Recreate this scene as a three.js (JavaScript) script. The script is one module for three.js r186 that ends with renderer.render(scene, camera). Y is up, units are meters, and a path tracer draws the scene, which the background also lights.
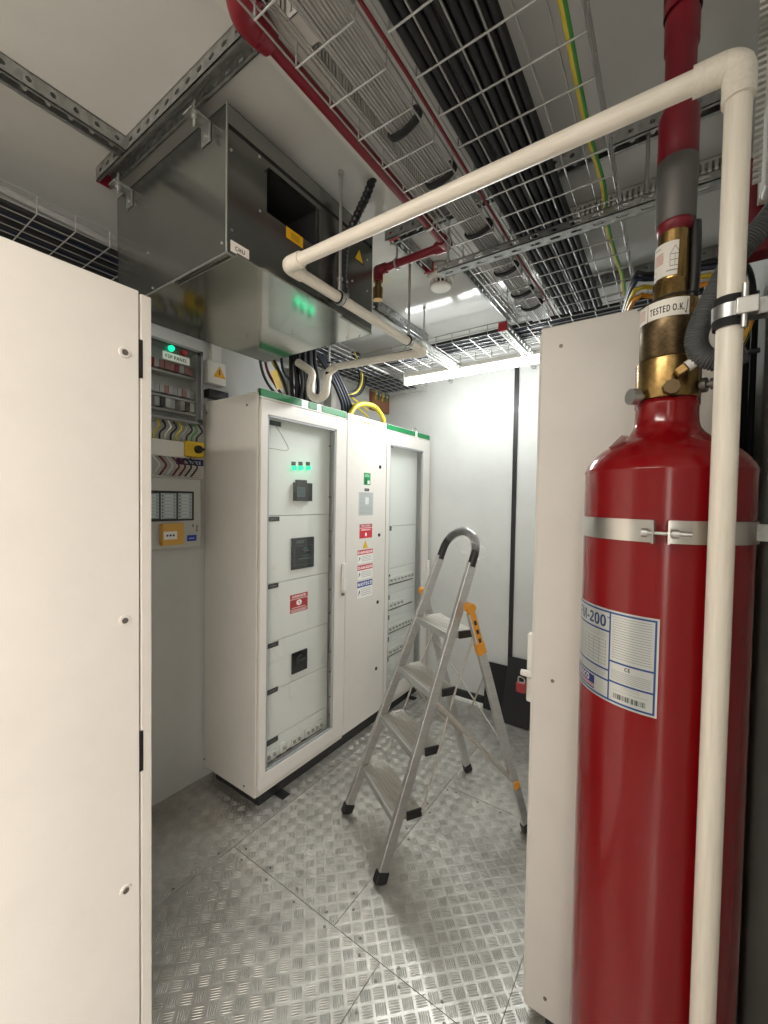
import * as THREE from 'three';
import { RoundedBoxGeometry } from 'three/addons/geometries/RoundedBoxGeometry.js';
import { mergeGeometries } from 'three/addons/utils/BufferGeometryUtils.js';
import { RectAreaLightUniformsLib } from 'three/addons/lights/RectAreaLightUniformsLib.js';

// ------------------------------------------------------------------ camera, sky, exposure
const scene = new THREE.Scene();
const EYE = new THREE.Vector3(0, 1.55, 0), FOCAL = 415;           // focal length in pixels of a 768 x 1024 frame
const camera = new THREE.PerspectiveCamera(2 * Math.atan(512 / FOCAL) * 180 / Math.PI, 0.75, 0.02, 60);
camera.position.copy(EYE);
camera.rotation.set(-1.665 * Math.PI / 180, 34.754 * Math.PI / 180, 0.89 * Math.PI / 180, 'YXZ');
camera.updateMatrixWorld();
const renderer = new THREE.WebGLRenderer({ antialias: true });
renderer.toneMapping = THREE.LinearToneMapping;
renderer.toneMappingExposure = 1.5;
renderer.shadowMap.enabled = true;
RectAreaLightUniformsLib.init();
scene.background = new THREE.Color().setRGB(1.0, 0.925, 0.85);      // hazy daylight outside the open door
scene.backgroundIntensity = 4.6;
const TUBE_POWER = 72, TUBE_COLOR = new THREE.Color().setRGB(0.97, 1.0, 0.985);
const ENTRY_POWER = 50, ENTRY_COLOR = new THREE.Color().setRGB(1.0, 0.93, 0.84);   // the second batten, near the doorway

// ------------------------------------------------------------------ helpers
let seed = 12345;
const rnd = () => { seed = (seed * 1664525 + 1013904223) >>> 0; return seed / 4294967296; };
const V = (x, y, z) => new THREE.Vector3(x, y, z);
// the point seen at a photo pixel, on the plane axis = value of the thing it touches
function at(px, py, axis, value) {
  const d = V((px - 384) / FOCAL, -(py - 512) / FOCAL, -1).applyQuaternion(camera.quaternion);
  return d.multiplyScalar((value - EYE[axis]) / d[axis]).add(EYE);
}
function metres(g) {                                               // non-indexed, uv in metres by the main direction of the face
  if (g.index) g = g.toNonIndexed();
  for (const k of Object.keys(g.attributes)) if (!['position', 'normal', 'uv'].includes(k)) g.deleteAttribute(k);
  const p = g.attributes.position, n = g.attributes.normal, uv = new Float32Array(p.count * 2);
  for (let i = 0; i < p.count; i++) {
    const a = Math.abs(n.getX(i)), b = Math.abs(n.getY(i)), c = Math.abs(n.getZ(i));
    if (a >= b && a >= c) { uv[2 * i] = p.getZ(i); uv[2 * i + 1] = p.getY(i); }
    else if (b >= c) { uv[2 * i] = p.getX(i); uv[2 * i + 1] = p.getZ(i); }
    else { uv[2 * i] = p.getX(i); uv[2 * i + 1] = p.getY(i); }
  }
  g.setAttribute('uv', new THREE.BufferAttribute(uv, 2));
  return g;
}
function plain(g) { if (g.index) g = g.toNonIndexed(); for (const k of Object.keys(g.attributes)) if (!['position', 'normal', 'uv'].includes(k)) g.deleteAttribute(k); return g; }
function box(x0, x1, y0, y1, z0, z1, r = 0) {
  const w = Math.abs(x1 - x0), h = Math.abs(y1 - y0), d = Math.abs(z1 - z0);
  const g = r ? new RoundedBoxGeometry(w, h, d, 2, Math.min(r, w / 2.02, h / 2.02, d / 2.02)) : new THREE.BoxGeometry(w, h, d);
  g.translate((x0 + x1) / 2, (y0 + y1) / 2, (z0 + z1) / 2);
  return metres(g);
}
const UP = V(0, 1, 0);
function cyl(p, q, r0, r1 = r0, n = 16, open = false) {
  const d = q.clone().sub(p), g = new THREE.CylinderGeometry(r1, r0, d.length(), n, 1, open);
  g.applyQuaternion(new THREE.Quaternion().setFromUnitVectors(UP, d.clone().normalize()));
  const m = p.clone().add(q).multiplyScalar(0.5); g.translate(m.x, m.y, m.z);
  return plain(g);
}
function bar(p, q, w, h, side = V(1, 0, 0)) {                       // rectangular bar from p to q, width w along side
  const d = q.clone().sub(p), L = d.length(), y = d.normalize(), x = side.clone().addScaledVector(y, -side.dot(y)).normalize(), z = x.clone().cross(y);
  const g = new RoundedBoxGeometry(w, L, h, 1, Math.min(w, h) * 0.18);
  const m = p.clone().add(q).multiplyScalar(0.5);
  g.applyMatrix4(new THREE.Matrix4().makeBasis(x, y, z).setPosition(m));
  return metres(g);
}
function tube(points, r, seg = 24, n = 8, closed = false, tension = 0.5) {
  const c = new THREE.CatmullRomCurve3(points, closed, 'catmullrom', tension);
  return plain(new THREE.TubeGeometry(c, seg, r, n, closed));
}
function sweep(points, radius, seg = 120, n = 14) {                  // tube whose radius changes along its length
  const c = new THREE.CatmullRomCurve3(points), f = c.computeFrenetFrames(seg, false), pos = [], idx = [];
  for (let i = 0; i <= seg; i++) {
    const p = c.getPointAt(i / seg), r = radius(i / seg, i);
    for (let j = 0; j <= n; j++) {
      const a = j / n * Math.PI * 2, v = p.clone().addScaledVector(f.normals[i], Math.cos(a) * r).addScaledVector(f.binormals[i], Math.sin(a) * r);
      pos.push(v.x, v.y, v.z);
      if (i < seg && j < n) { const k = i * (n + 1) + j; idx.push(k, k + n + 1, k + 1, k + 1, k + n + 1, k + n + 2); }
    }
  }
  const g = new THREE.BufferGeometry();
  g.setAttribute('position', new THREE.Float32BufferAttribute(pos, 3));
  g.setAttribute('uv', new THREE.Float32BufferAttribute(new Float32Array(pos.length / 3 * 2), 2));
  g.setIndex(idx); g.computeVertexNormals();
  return plain(g);
}
function lathe(profile, x, z, n = 40) {
  const g = new THREE.LatheGeometry(profile.map(([r, y]) => new THREE.Vector2(r, y)), n); g.translate(x, 0, z); return plain(g);
}
function sphere(p, r, n = 14) { const g = new THREE.SphereGeometry(r, n, n * 0.7 | 0); g.translate(p.x, p.y, p.z); return plain(g); }
const names = new Map();
function numbered(name) { const k = names.get(name) ?? 0; names.set(name, k + 1); return k ? name + '_' + String(k).padStart(3, '0') : name; }
function tag(o, label, category, group) { o.userData.label = label; o.userData.category = category; if (group) o.userData.group = group; return o; }
function thing(name, label, category, base, group) {
  const o = new THREE.Group(); o.name = numbered(name); o.position.copy(base); scene.add(o); o.userData.base = base.clone();
  return tag(o, label, category, group);
}
function geometry(list, base) { let g = Array.isArray(list) ? (list.length > 1 ? mergeGeometries(list) : list[0]) : list; if (base) g = g.clone().translate(-base.x, -base.y, -base.z); return g; }
function rootBase(o) { while (o && !(o.userData.base)) o = o.parent; return o?.userData.base; }
function part(parent, name, list, m, label) {                        // shapes are given in room coordinates
  const o = new THREE.Mesh(geometry(list, rootBase(parent)), m); o.name = name; o.castShadow = o.receiveShadow = true;
  if (label) o.userData.label = label;
  parent.add(o); return o;
}
function solo(name, list, m, label, category, group) {               // a thing that is one mesh
  let g = geometry(list); g.computeBoundingBox(); const b = g.boundingBox, c = V((b.min.x + b.max.x) / 2, b.min.y, (b.min.z + b.max.z) / 2);
  const o = new THREE.Mesh(g.clone().translate(-c.x, -c.y, -c.z), m); o.name = numbered(name); o.position.copy(c); o.castShadow = o.receiveShadow = true;
  o.userData.base = c; scene.add(o); return tag(o, label, category, group);
}
function structure(name, list, m, label, category = 'wall') {
  const o = new THREE.Mesh(geometry(list), m); o.name = name; o.castShadow = o.receiveShadow = true; o.userData.kind = 'structure'; o.userData.base = V(0, 0, 0);
  scene.add(o); return tag(o, label, category);
}
// ------------------------------------------------------------------ textures
function noiseField(n, cells, oct, s0) {                              // tileable value noise
  const out = new Float32Array(n * n); let amp = 1, sum = 0, c = cells, s = s0;
  for (let o = 0; o < oct; o++) {
    const grid = new Float32Array(c * c); for (let i = 0; i < c * c; i++) { s = (s * 1664525 + 1013904223) >>> 0; grid[i] = s / 4294967296; }
    for (let y = 0; y < n; y++) for (let x = 0; x < n; x++) {
      const fx = x / n * c, fy = y / n * c, ix = fx | 0, iy = fy | 0; let u = fx - ix, v = fy - iy; u = u * u * (3 - 2 * u); v = v * v * (3 - 2 * v);
      const g = (a, b) => grid[(b % c) * c + a % c];
      out[y * n + x] += amp * ((g(ix, iy) * (1 - u) + g(ix + 1, iy) * u) * (1 - v) + (g(ix, iy + 1) * (1 - u) + g(ix + 1, iy + 1) * u) * v);
    }
    sum += amp; amp *= 0.55; c *= 2;
  }
  for (let i = 0; i < out.length; i++) out[i] /= sum;
  return out;
}
function dataTexture(n, fn, srgb, size) {                             // size: metres one tile covers
  const d = new Uint8Array(n * n * 4);
  for (let i = 0; i < n * n; i++) { const v = fn(i % n, i / n | 0, i); for (let k = 0; k < 3; k++) d[4 * i + k] = Math.max(0, Math.min(255, (Array.isArray(v) ? v[k] : v) * 255)); d[4 * i + 3] = 255; }
  const t = new THREE.DataTexture(d, n, n); t.wrapS = t.wrapT = THREE.RepeatWrapping; t.magFilter = THREE.LinearFilter; t.minFilter = THREE.LinearMipmapLinearFilter; t.generateMipmaps = true;
  if (srgb) t.colorSpace = THREE.SRGBColorSpace;
  t.repeat.set(1 / size, 1 / size); t.needsUpdate = true; return t;
}
const N1 = noiseField(256, 6, 5, 7), N2 = noiseField(256, 24, 3, 99), N3 = noiseField(256, 3, 6, 41);
const texGrime = (lo, size, srgb = true) => dataTexture(256, (x, y, i) => 1 - lo * Math.pow(N1[i], 1.6) - lo * 0.4 * N2[i], srgb, size);
const paintTone = texGrime(0.03, 0.8), paintRough = dataTexture(256, (x, y, i) => 0.8 + 0.2 * N2[i], false, 0.35), panelRough = dataTexture(256, (x, y, i) => 0.35 + 0.65 * N3[i], false, 0.7), orangePeel = dataTexture(256, (x, y, i) => N2[(i * 1) % 65536], false, 0.09);
// spangled zinc: nearest-seed crystals
const spangle = (() => {
  const n = 256, k = 90, pts = []; let s = 5; const r = () => { s = (s * 1664525 + 1013904223) >>> 0; return s / 4294967296; };
  for (let i = 0; i < k; i++) pts.push([r() * n, r() * n, r()]);
  return dataTexture(n, (x, y, i) => { let b = 1e9, t = 0; for (const p of pts) { let dx = Math.abs(x - p[0]), dy = Math.abs(y - p[1]); dx = Math.min(dx, n - dx); dy = Math.min(dy, n - dy); const d = dx * dx + dy * dy; if (d < b) { b = d; t = p[2]; } } return 0.8 + 0.12 * t + 0.08 * N2[i]; }, true, 0.12);
})();
const ductTone = dataTexture(256, (x, y, i) => 0.9 + 0.1 * N1[i], true, 0.6);
// tread plate: groups of five raised bars, alternating direction, laid at 45 degrees
const treadSize = 0.084;
const tread = dataTexture(256, (x, y) => {
  const c = 128, cxI = x / c | 0, cyI = y / c | 0, u = (x % c) / c - 0.5, v = (y % c) / c - 0.5, turn = (cxI + cyI) % 2;
  const a = turn ? v : u, b = turn ? u : v; let h = 0;
  for (let k = -2; k <= 2; k++) { const w = (a - k * 0.165) / 0.05, l = b / 0.4, d = w * w + l * l * l * l; if (d < 1) h = Math.max(h, Math.sqrt(1 - d)); }
  return h;
}, false, 1);
const plateTone = dataTexture(256, (x, y, i) => { const v = 0.82 + 0.18 * N2[i] - 0.2 * Math.pow(N3[i], 2.2); return [v, v * 0.99, v * 0.97]; }, true, 0.9);
const plateRough = dataTexture(256, (x, y, i) => 0.55 + 0.45 * N1[i], false, 0.5);
const brushed = dataTexture(256, (x, y) => 0.86 + 0.14 * N2[(y * 3 % 256) * 256 + (x >> 5)], true, 0.15);
const std = (o) => new THREE.MeshStandardMaterial(o), phy = (o) => new THREE.MeshPhysicalMaterial(o);
const lin = (r, g, b) => new THREE.Color().setRGB(r, g, b);
const M = {
  cream: std({ color: lin(0.69, 0.66, 0.605), map: paintTone, roughness: 0.5, roughnessMap: paintRough, bumpMap: orangePeel, bumpScale: 0.00015 }),
  creamDoor: std({ color: lin(0.74, 0.71, 0.665), map: paintTone, roughness: 0.42, roughnessMap: paintRough, bumpMap: orangePeel, bumpScale: 0.00012 }),
  wall: phy({ color: lin(0.62, 0.63, 0.61), map: paintTone, roughness: 0.13, roughnessMap: panelRough, specularIntensity: 0.3 }),
  ceiling: std({ color: lin(0.61, 0.61, 0.59), map: paintTone, roughness: 0.13, roughnessMap: panelRough }),
  plate: std({ color: lin(0.74, 0.73, 0.71), map: plateTone, metalness: 0.75, roughness: 0.5, roughnessMap: plateRough, bumpMap: (() => { const t = tread.clone(); t.needsUpdate = true; t.repeat.set(1 / treadSize, 1 / treadSize); t.rotation = Math.PI / 4; return t; })(), bumpScale: 0.0017 }),
  innerPlate: std({ color: lin(0.80, 0.80, 0.775), roughness: 0.5 }),
  galv: std({ color: lin(0.50, 0.51, 0.50), map: spangle, metalness: 0.9, roughness: 0.36 }),
  galvDuct: std({ color: lin(0.30, 0.315, 0.295), map: ductTone, metalness: 0.92, roughness: 0.2 }), galvBase: std({ color: lin(0.37, 0.385, 0.355), map: ductTone, metalness: 0.95, roughness: 0.1 }),
  zinc: std({ color: lin(0.52, 0.52, 0.50), metalness: 0.9, roughness: 0.36 }),
  wire: std({ color: lin(0.42, 0.42, 0.41), metalness: 0.8, roughness: 0.5 }),
  alu: std({ color: lin(0.66, 0.66, 0.65), metalness: 0.85, roughness: 0.38, map: brushed }),
  aluStep: std({ color: lin(0.56, 0.53, 0.48), metalness: 0.5, roughness: 0.55, map: brushed }),
  stainless: std({ color: lin(0.62, 0.60, 0.56), metalness: 1, roughness: 0.28, map: brushed }),
  black: std({ color: lin(0.012, 0.012, 0.013), roughness: 0.45 }),
  blackMatte: std({ color: lin(0.01, 0.01, 0.011), roughness: 0.8 }),
  blackCable: std({ color: lin(0.009, 0.010, 0.012), roughness: 0.6 }),
  blueCable: std({ color: lin(0.012, 0.02, 0.05), roughness: 0.45 }),
  greyCable: std({ color: lin(0.30, 0.30, 0.295), roughness: 0.5 }),
  greyConduit: std({ color: lin(0.075, 0.08, 0.084), roughness: 0.5 }),
  redCable: std({ color: lin(0.16, 0.008, 0.014), roughness: 0.45 }),
  red: phy({ color: lin(0.215, 0.002, 0.0045), roughness: 0.16 }),
  redPipe: std({ color: lin(0.17, 0.005, 0.014), roughness: 0.4 }),
  redCap: std({ color: lin(0.34, 0.015, 0.025), roughness: 0.4 }),
  brass: std({ color: lin(0.42, 0.27, 0.10), metalness: 0.95, roughness: 0.27, map: texGrime(0.25, 0.12) }),
  brassDark: std({ color: lin(0.20, 0.14, 0.075), metalness: 0.9, roughness: 0.34, map: texGrime(0.3, 0.1) }),
  pvc: std({ color: lin(0.89, 0.83, 0.725), roughness: 0.34, map: texGrime(0.08, 0.25) }),
  steelDark: std({ color: lin(0.20, 0.19, 0.17), metalness: 0.7, roughness: 0.45 }),
  trunking: std({ color: lin(0.58, 0.57, 0.53), roughness: 0.5 }),
  whitePlastic: std({ color: lin(0.76, 0.75, 0.70), roughness: 0.4 }),
  greyBox: std({ color: lin(0.50, 0.50, 0.46), roughness: 0.45, map: paintTone }),
  yellow: std({ color: lin(0.68, 0.45, 0.02), roughness: 0.45 }),
  yellowCable: std({ color: lin(0.62, 0.50, 0.04), roughness: 0.45 }),
  greenCable: std({ color: lin(0.05, 0.26, 0.05), roughness: 0.5 }),
  green: std({ color: lin(0.0, 0.20, 0.055), roughness: 0.5 }),
  orange: std({ color: lin(0.66, 0.27, 0.02), roughness: 0.4 }),
  amber: std({ color: lin(0.62, 0.34, 0.06), roughness: 0.4 }),
  copper: std({ color: lin(0.30, 0.13, 0.07), roughness: 0.5, metalness: 0.3 }),
  glass: phy({ color: lin(0.99, 1.0, 0.995), roughness: 0.02, transmission: 1, thickness: 0, ior: 1.5 }),
  smoked: phy({ color: lin(0.82, 0.83, 0.83), roughness: 0.06, transmission: 1, thickness: 0, ior: 1.5 }),
  film: phy({ color: lin(0.95, 0.95, 0.95), roughness: 0.12, transmission: 0.9, thickness: 0, ior: 1.45 }),
  greenLamp: std({ color: lin(0.02, 0.35, 0.16), roughness: 0.3, emissive: lin(0.0, 0.8, 0.36), emissiveIntensity: 0.9 }),
  tube: std({ color: lin(0.9, 0.9, 0.9), roughness: 0.4, emissive: lin(0.98, 1.0, 0.99), emissiveIntensity: 9 }),
};
function canvasMat(w, h, draw, opts = {}) {
  const c = document.createElement('canvas'); c.width = w; c.height = h; const x = c.getContext('2d'); draw(x, w, h);
  const t = new THREE.CanvasTexture(c); t.colorSpace = THREE.SRGBColorSpace;
  return std({ map: t, roughness: 0.45, ...opts });
}
function label(x, text, px, py, size, color, align = 'center', font = 'sans-serif', weight = 'bold') { x.fillStyle = color; x.font = weight + ' ' + size + 'px ' + font; x.textAlign = align; x.textBaseline = 'middle'; x.fillText(text, px, py); }
function lines(x, x0, x1, y0, y1, n, color = '#555', wgt = 1) { x.fillStyle = color; for (let i = 0; i < n; i++) { let p = x0; const y = y0 + (y1 - y0) * i / n; while (p < x1 - 3) { const w = 2 + rnd() * 7; x.fillRect(p, y, Math.min(w, x1 - p), wgt); p += w + 1.5; } } }
// a flat sticker on the plane axis = value, between two photo pixels
function sticker(parent, name, axis, value, px0, py0, px1, py1, m, lab, t = 0.0008) {
  const xm = (px0 + px1) / 2, ym = (py0 + py1) / 2, L = at(px0, ym, axis, value), R = at(px1, ym, axis, value), A = at(xm, py0, axis, value), B = at(xm, py1, axis, value);
  const h = A.y - B.y, c = L.clone().add(R).multiplyScalar(0.5); c.y = (A.y + B.y) / 2;
  const w = axis === 'x' ? Math.abs(L.z - R.z) : Math.abs(L.x - R.x);
  const g = new THREE.BoxGeometry(w, h, t); if (axis === 'x') g.rotateY(Math.PI / 2); g.translate(c.x, c.y, c.z); if (axis === 'x') g.translate(t / 2, 0, 0); else g.translate(0, 0, t / 2);
  return part(parent, name, plain(g), m, lab);
}

// ------------------------------------------------------------------ the room
const XL = -2.09, XR = 0.175, ZB = -3.03, ZF = 3.2, YC = 2.6;
{
  const fl = structure('floor', box(XL - 0.06, XR + 0.06, -0.08, -0.004, ZB - 0.06, ZF + 0.06), M.steelDark, 'aluminium tread plate floor laid in large sheets', 'floor');
  const P = (x0, x1, z0, z1) => part(fl, 'floor_plate', box(x0 + 0.0012, x1 - 0.0012, -0.004, 0, z0 + 0.0012, z1 - 0.0012), M.plate);
  P(XL, -1.555, ZB, -0.4); P(XL, -1.555, -0.4, ZF);
  P(-1.555, -0.965, ZB, -1.112);
  P(-0.965, -0.372, ZB, -2.03); P(-0.965, -0.372, -2.03, -1.112);
  P(-1.555, -0.76, -1.112, 0.3); P(-0.76, -0.372, -1.112, 0.3); P(-1.555, -0.372, 0.3, ZF);
  P(-0.372, XR, ZB, -1.0); P(-0.372, XR, -1.0, ZF);
  const screw = (x, z) => part(fl, 'floor_screw', cyl(V(x, -0.001, z), V(x, 0.0012, z), 0.006, 0.005, 8), M.steelDark);
  for (let k = 0; k < 7; k++) { screw(-1.50 + k * 0.16, -1.135); screw(-1.47 + k * 0.16, -1.09); }
  for (let k = 0; k < 5; k++) { screw(-0.945, -1.2 - k * 0.2); screw(-0.985, -1.25 - k * 0.2); screw(-0.9 + k * 0.12, -2.01); screw(-0.74, -1.06 + k * 0.1); screw(-1.575, -1.05 + k * 0.2); }
  structure('ceiling', box(XL - 0.06, XR + 0.06, YC, YC + 0.06, ZB - 0.06, ZF + 0.06), M.ceiling, 'glossy pale metal ceiling above the cable trays', 'ceiling');
  structure('wall_left', box(XL - 0.06, XL, 0, YC, ZB, ZF), M.wall, 'white panelled wall behind the switchboard', 'wall');
  const wb = structure('wall_back', box(XL, XR, 0, YC, ZB - 0.06, ZB), M.wall, 'white glossy end wall behind the step ladder', 'wall');
  const s0 = at(518.6, 370, 'z', ZB).x, s1 = at(509, 660, 'z', ZB).x, sm = (s0 + s1) / 2;
  part(wb, 'seal_strip', box(sm - 0.015, sm + 0.015, 0.05, YC - 0.02, ZB, ZB + 0.012), M.black, 'black vertical rubber seal');
  structure('wall_right', [box(XR, XR + 0.07, 0, YC, ZB, 0.25), box(XR, XR + 0.07, 0, YC, 1.4, ZF), box(XR, XR + 0.07, 2.45, YC, 0.25, 1.4)], M.wall, 'side wall with the open doorway beside the red cylinder', 'wall');
  structure('wall_front', box(XL, XR, 0, YC, ZF, ZF + 0.06), M.wall, 'white wall closing the far end of the room', 'wall');
  structure('baseboard_back', box(-1.62, -1.14, 0.012, 0.06, ZB, ZB + 0.03), M.black, 'black skirting along the foot of the end wall', 'skirting');
  structure('trim_1', box(-1.62, -1.12, 0, 0.014, ZB + 0.03, ZB + 0.065), M.whitePlastic, 'thin white strip on the floor before the black skirting', 'trim');
  structure('ground', box(XR + 0.07, 12, -0.5, -0.3, -10, 10), std({ color: lin(0.72, 0.66, 0.57), roughness: 0.9, map: texGrime(0.15, 1.5) }), 'pale sandy yard outside the open doorway', 'ground');
}

// ------------------------------------------------------------------ perforated channels
function plateShape(L, w, t, slots, pitch = 0.05, sl = 0.028, sw = 0.013, off = 0) {
  const s = new THREE.Shape(); s.moveTo(0, 0); s.lineTo(L, 0); s.lineTo(L, w); s.lineTo(0, w); s.closePath();
  if (slots) for (let x = 0.02 + off; x + sl < L - 0.005; x += pitch) {
    const h = new THREE.Path(), r = sw / 2, c = w / 2, a = x + r, b = x + sl - r;
    h.moveTo(a, c - r); h.lineTo(b, c - r); h.absarc(b, c, r, -Math.PI / 2, Math.PI / 2, false); h.lineTo(a, c + r); h.absarc(a, c, r, Math.PI / 2, Math.PI * 1.5, false);
    s.holes.push(h);
  }
  return new THREE.ExtrudeGeometry(s, { depth: t, bevelEnabled: false, curveSegments: 4 });
}
// channel along axis from a to b, centred on c in the other direction, bottom at y; slot lists say which faces are pierced
function channel(axis, a, b, c, y, { w = 0.041, h = 0.041, lip = 0.009, open = 'bottom', pierced = ['side'], t = 0.0025, hole = [0.028, 0.013, 0.05] } = {}) {
  const L = Math.abs(b - a), list = [], side = pierced.includes('side'), web = pierced.includes('web');
  const flat = (yy, slots) => { const g = plateShape(L, w, t, slots, hole[2], hole[0], hole[1]); g.rotateX(Math.PI / 2); g.translate(0, yy, -w / 2); return g; };
  list.push(flat(open === 'bottom' ? h : t, web));
  for (const s of [0, 1]) { const g = plateShape(L, h, t, side, hole[2], Math.min(hole[0], side === 'round' ? hole[1] : hole[0]), hole[1]); g.translate(0, 0, s ? w / 2 - t : -w / 2); list.push(g); }
  for (const s of [0, 1]) { const g = new THREE.BoxGeometry(L, t, lip); g.translate(L / 2, open === 'bottom' ? t / 2 : h - t / 2, s ? w / 2 - lip / 2 : -w / 2 + lip / 2); list.push(g.toNonIndexed()); }
  const lo = Math.min(a, b);
  return list.map((g) => {
    if (axis === 'z') { g.rotateY(-Math.PI / 2); g.translate(c, y, lo); } else g.translate(lo, y, c);
    return metres(g);
  });
}
const STRUTS = 'perforated steel channels under the ceiling';
function strut(name, label_, axis, a, b, c, y, o) { return solo(name, channel(axis, a, b, c, y, o), M.galv, label_, 'steel channel', STRUTS); }
const YS = YC - 0.041;
strut('steel_channel', 'perforated steel channel running along the ceiling above the tall cream cabinet', 'z', 0.9, -0.585, -1.362, YS, { hole: [0.013, 0.013, 0.05] });
strut('steel_channel', 'perforated steel channel crossing the ceiling at the air unit', 'x', -1.545, -0.782, -0.605, YS, { w: 0.046, lip: 0.009, hole: [0.02, 0.012, 0.05] });
solo('channel_cap', box(-1.552, -1.545, YS - 0.001, YC - 0.001, -0.627, -0.583, 0.002), M.redPipe, 'dark red cap on the wall end of the crossing channel', 'cap');
const ZM = -1.365;
strut('steel_channel', 'perforated channel on the ceiling above the red discharge pipe', 'x', -0.95, 0.165, ZM, YS, { hole: [0.013, 0.013, 0.05] });
strut('steel_channel', 'hung slotted channel carrying the cable baskets, held by threaded rods', 'x', -0.715, 0.16, ZM, 2.366, { open: 'top', pierced: ['web', 'side'], h: 0.025, w: 0.045, hole: [0.03, 0.012, 0.06] });
strut('steel_channel', 'perforated ceiling channel over the back of the twin cabinet', 'x', -0.7, 0.165, -2.18, YS, { hole: [0.013, 0.013, 0.05] });
{
  const p = at(470, 272, 'y', YS), q = at(512, 325, 'y', YS);
  strut('steel_channel', 'perforated ceiling channel running from the smoke detector to the back basket', 'z', p.z, q.z, (p.x + q.x) / 2, YS, { hole: [0.013, 0.013, 0.05] });
  const r = at(376, 309, 'y', YS), s = at(425, 342, 'y', YS);
  strut('steel_channel', 'perforated ceiling channel emerging from behind the air unit', 'z', r.z, s.z, (r.x + s.x) / 2, YS, { hole: [0.013, 0.013, 0.05] });
  const u = at(395, 240, 'y', YS), v = at(424, 273, 'y', YS);
  const st = thing('steel_channel', 'short ceiling channel with red end caps holding the nozzle branch', 'steel channel', V(u.x, YS, (u.z + v.z) / 2), STRUTS);
  part(st, 'channel', channel('z', u.z, v.z, u.x, YS), M.galv);
  part(st, 'end_cap', box(u.x - 0.023, u.x + 0.023, YS - 0.002, YC - 0.001, u.z, u.z + 0.012, 0.003), M.redCap, 'red plastic end cap');
  part(st, 'end_cap', box(u.x - 0.023, u.x + 0.023, YS - 0.002, YC - 0.001, v.z - 0.012, v.z, 0.003), M.redCap, 'red plastic end cap');
}
// rods
function rod(label_, x, z, y0, y1, r = 0.005) { return solo('threaded_rod', [cyl(V(x, y0, z), V(x, y1, z), r, r, 8), cyl(V(x, y0 + 0.01, z), V(x, y0 + 0.02, z), r * 2, r * 2, 6), cyl(V(x, y1 - 0.012, z), V(x, y1, z), r * 2, r * 2, 6)], M.zinc, label_, 'rod', 'threaded hanger rods'); }

// ------------------------------------------------------------------ wire baskets
function basket(label_, axis, a, b, c0, c1, y, { sides = 0.05, pitch = 0.1, first = 0, cols = 0.05, r = 0.0021 } = {}) {
  const lo = Math.min(a, b), hi = Math.max(a, b), mid = (lo + hi) / 2, cm = (c0 + c1) / 2;
  const base = axis === 'z' ? V(cm, y, mid) : V(mid, y, cm);
  const t = thing('cable_basket', label_, 'cable tray', base, 'wire cable baskets');
  const P = (l, c, h) => axis === 'z' ? V(c - base.x, h, l - base.z) : V(l - base.x, h, c - base.z);
  const put = (g, px) => { const o = new THREE.Mesh(g, M.wire); o.name = 'wire'; o.castShadow = o.receiveShadow = true; if (px) o.position.copy(px); t.add(o); };
  const long = cyl(P(lo, cm, 0), P(hi, cm, 0), r, r, 6);
  const n = Math.round((c1 - c0) / cols);
  for (let i = 0; i <= n; i++) { const c = c0 + (c1 - c0) * i / n - cm; put(long, axis === 'z' ? V(c, 0, 0) : V(0, 0, c)); }
  for (const c of [c0, c1]) for (const h of sides > 0.04 ? [sides * 0.5, sides] : [sides]) put(long, axis === 'z' ? V(c - cm, h, 0) : V(0, h, c - cm));
  const u = mergeGeometries([cyl(P(mid, c0, -r), P(mid, c1, -r), r, r, 6), cyl(P(mid, c0, -r), P(mid, c0, sides), r, r, 6), cyl(P(mid, c1, -r), P(mid, c1, sides), r, r, 6)]);
  for (let l = lo + 0.05 + first; l < hi; l += pitch) put(u, axis === 'z' ? V(0, 0, l - mid) : V(l - mid, 0, 0));
  return t;
}
const YT = 2.408;
const t0 = -0.742;                                                   // a cross wire measured in the photo
const firstFor = (lo) => { let k = (t0 - lo - 0.05) % 0.1; return k < 0 ? k + 0.1 : k; };
basket('wide wire basket holding the thick black cables', 'z', 0.55, -2.07, -0.452, -0.152, YT, { first: firstFor(-2.07) });
basket('narrow wire basket holding the bundle of thin grey cables', 'z', 0.55, -2.07, -0.64, -0.492, YT, { first: firstFor(-2.07) + 0.05 });
basket('wire basket crossing the end of the room above the tube light', 'x', -1.66, 0.1, -2.41, -2.08, YT + 0.004);
basket('wire basket along the left wall above the cabinets', 'z', 0.9, -2.9, -1.97, -1.62, YT);

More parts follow.
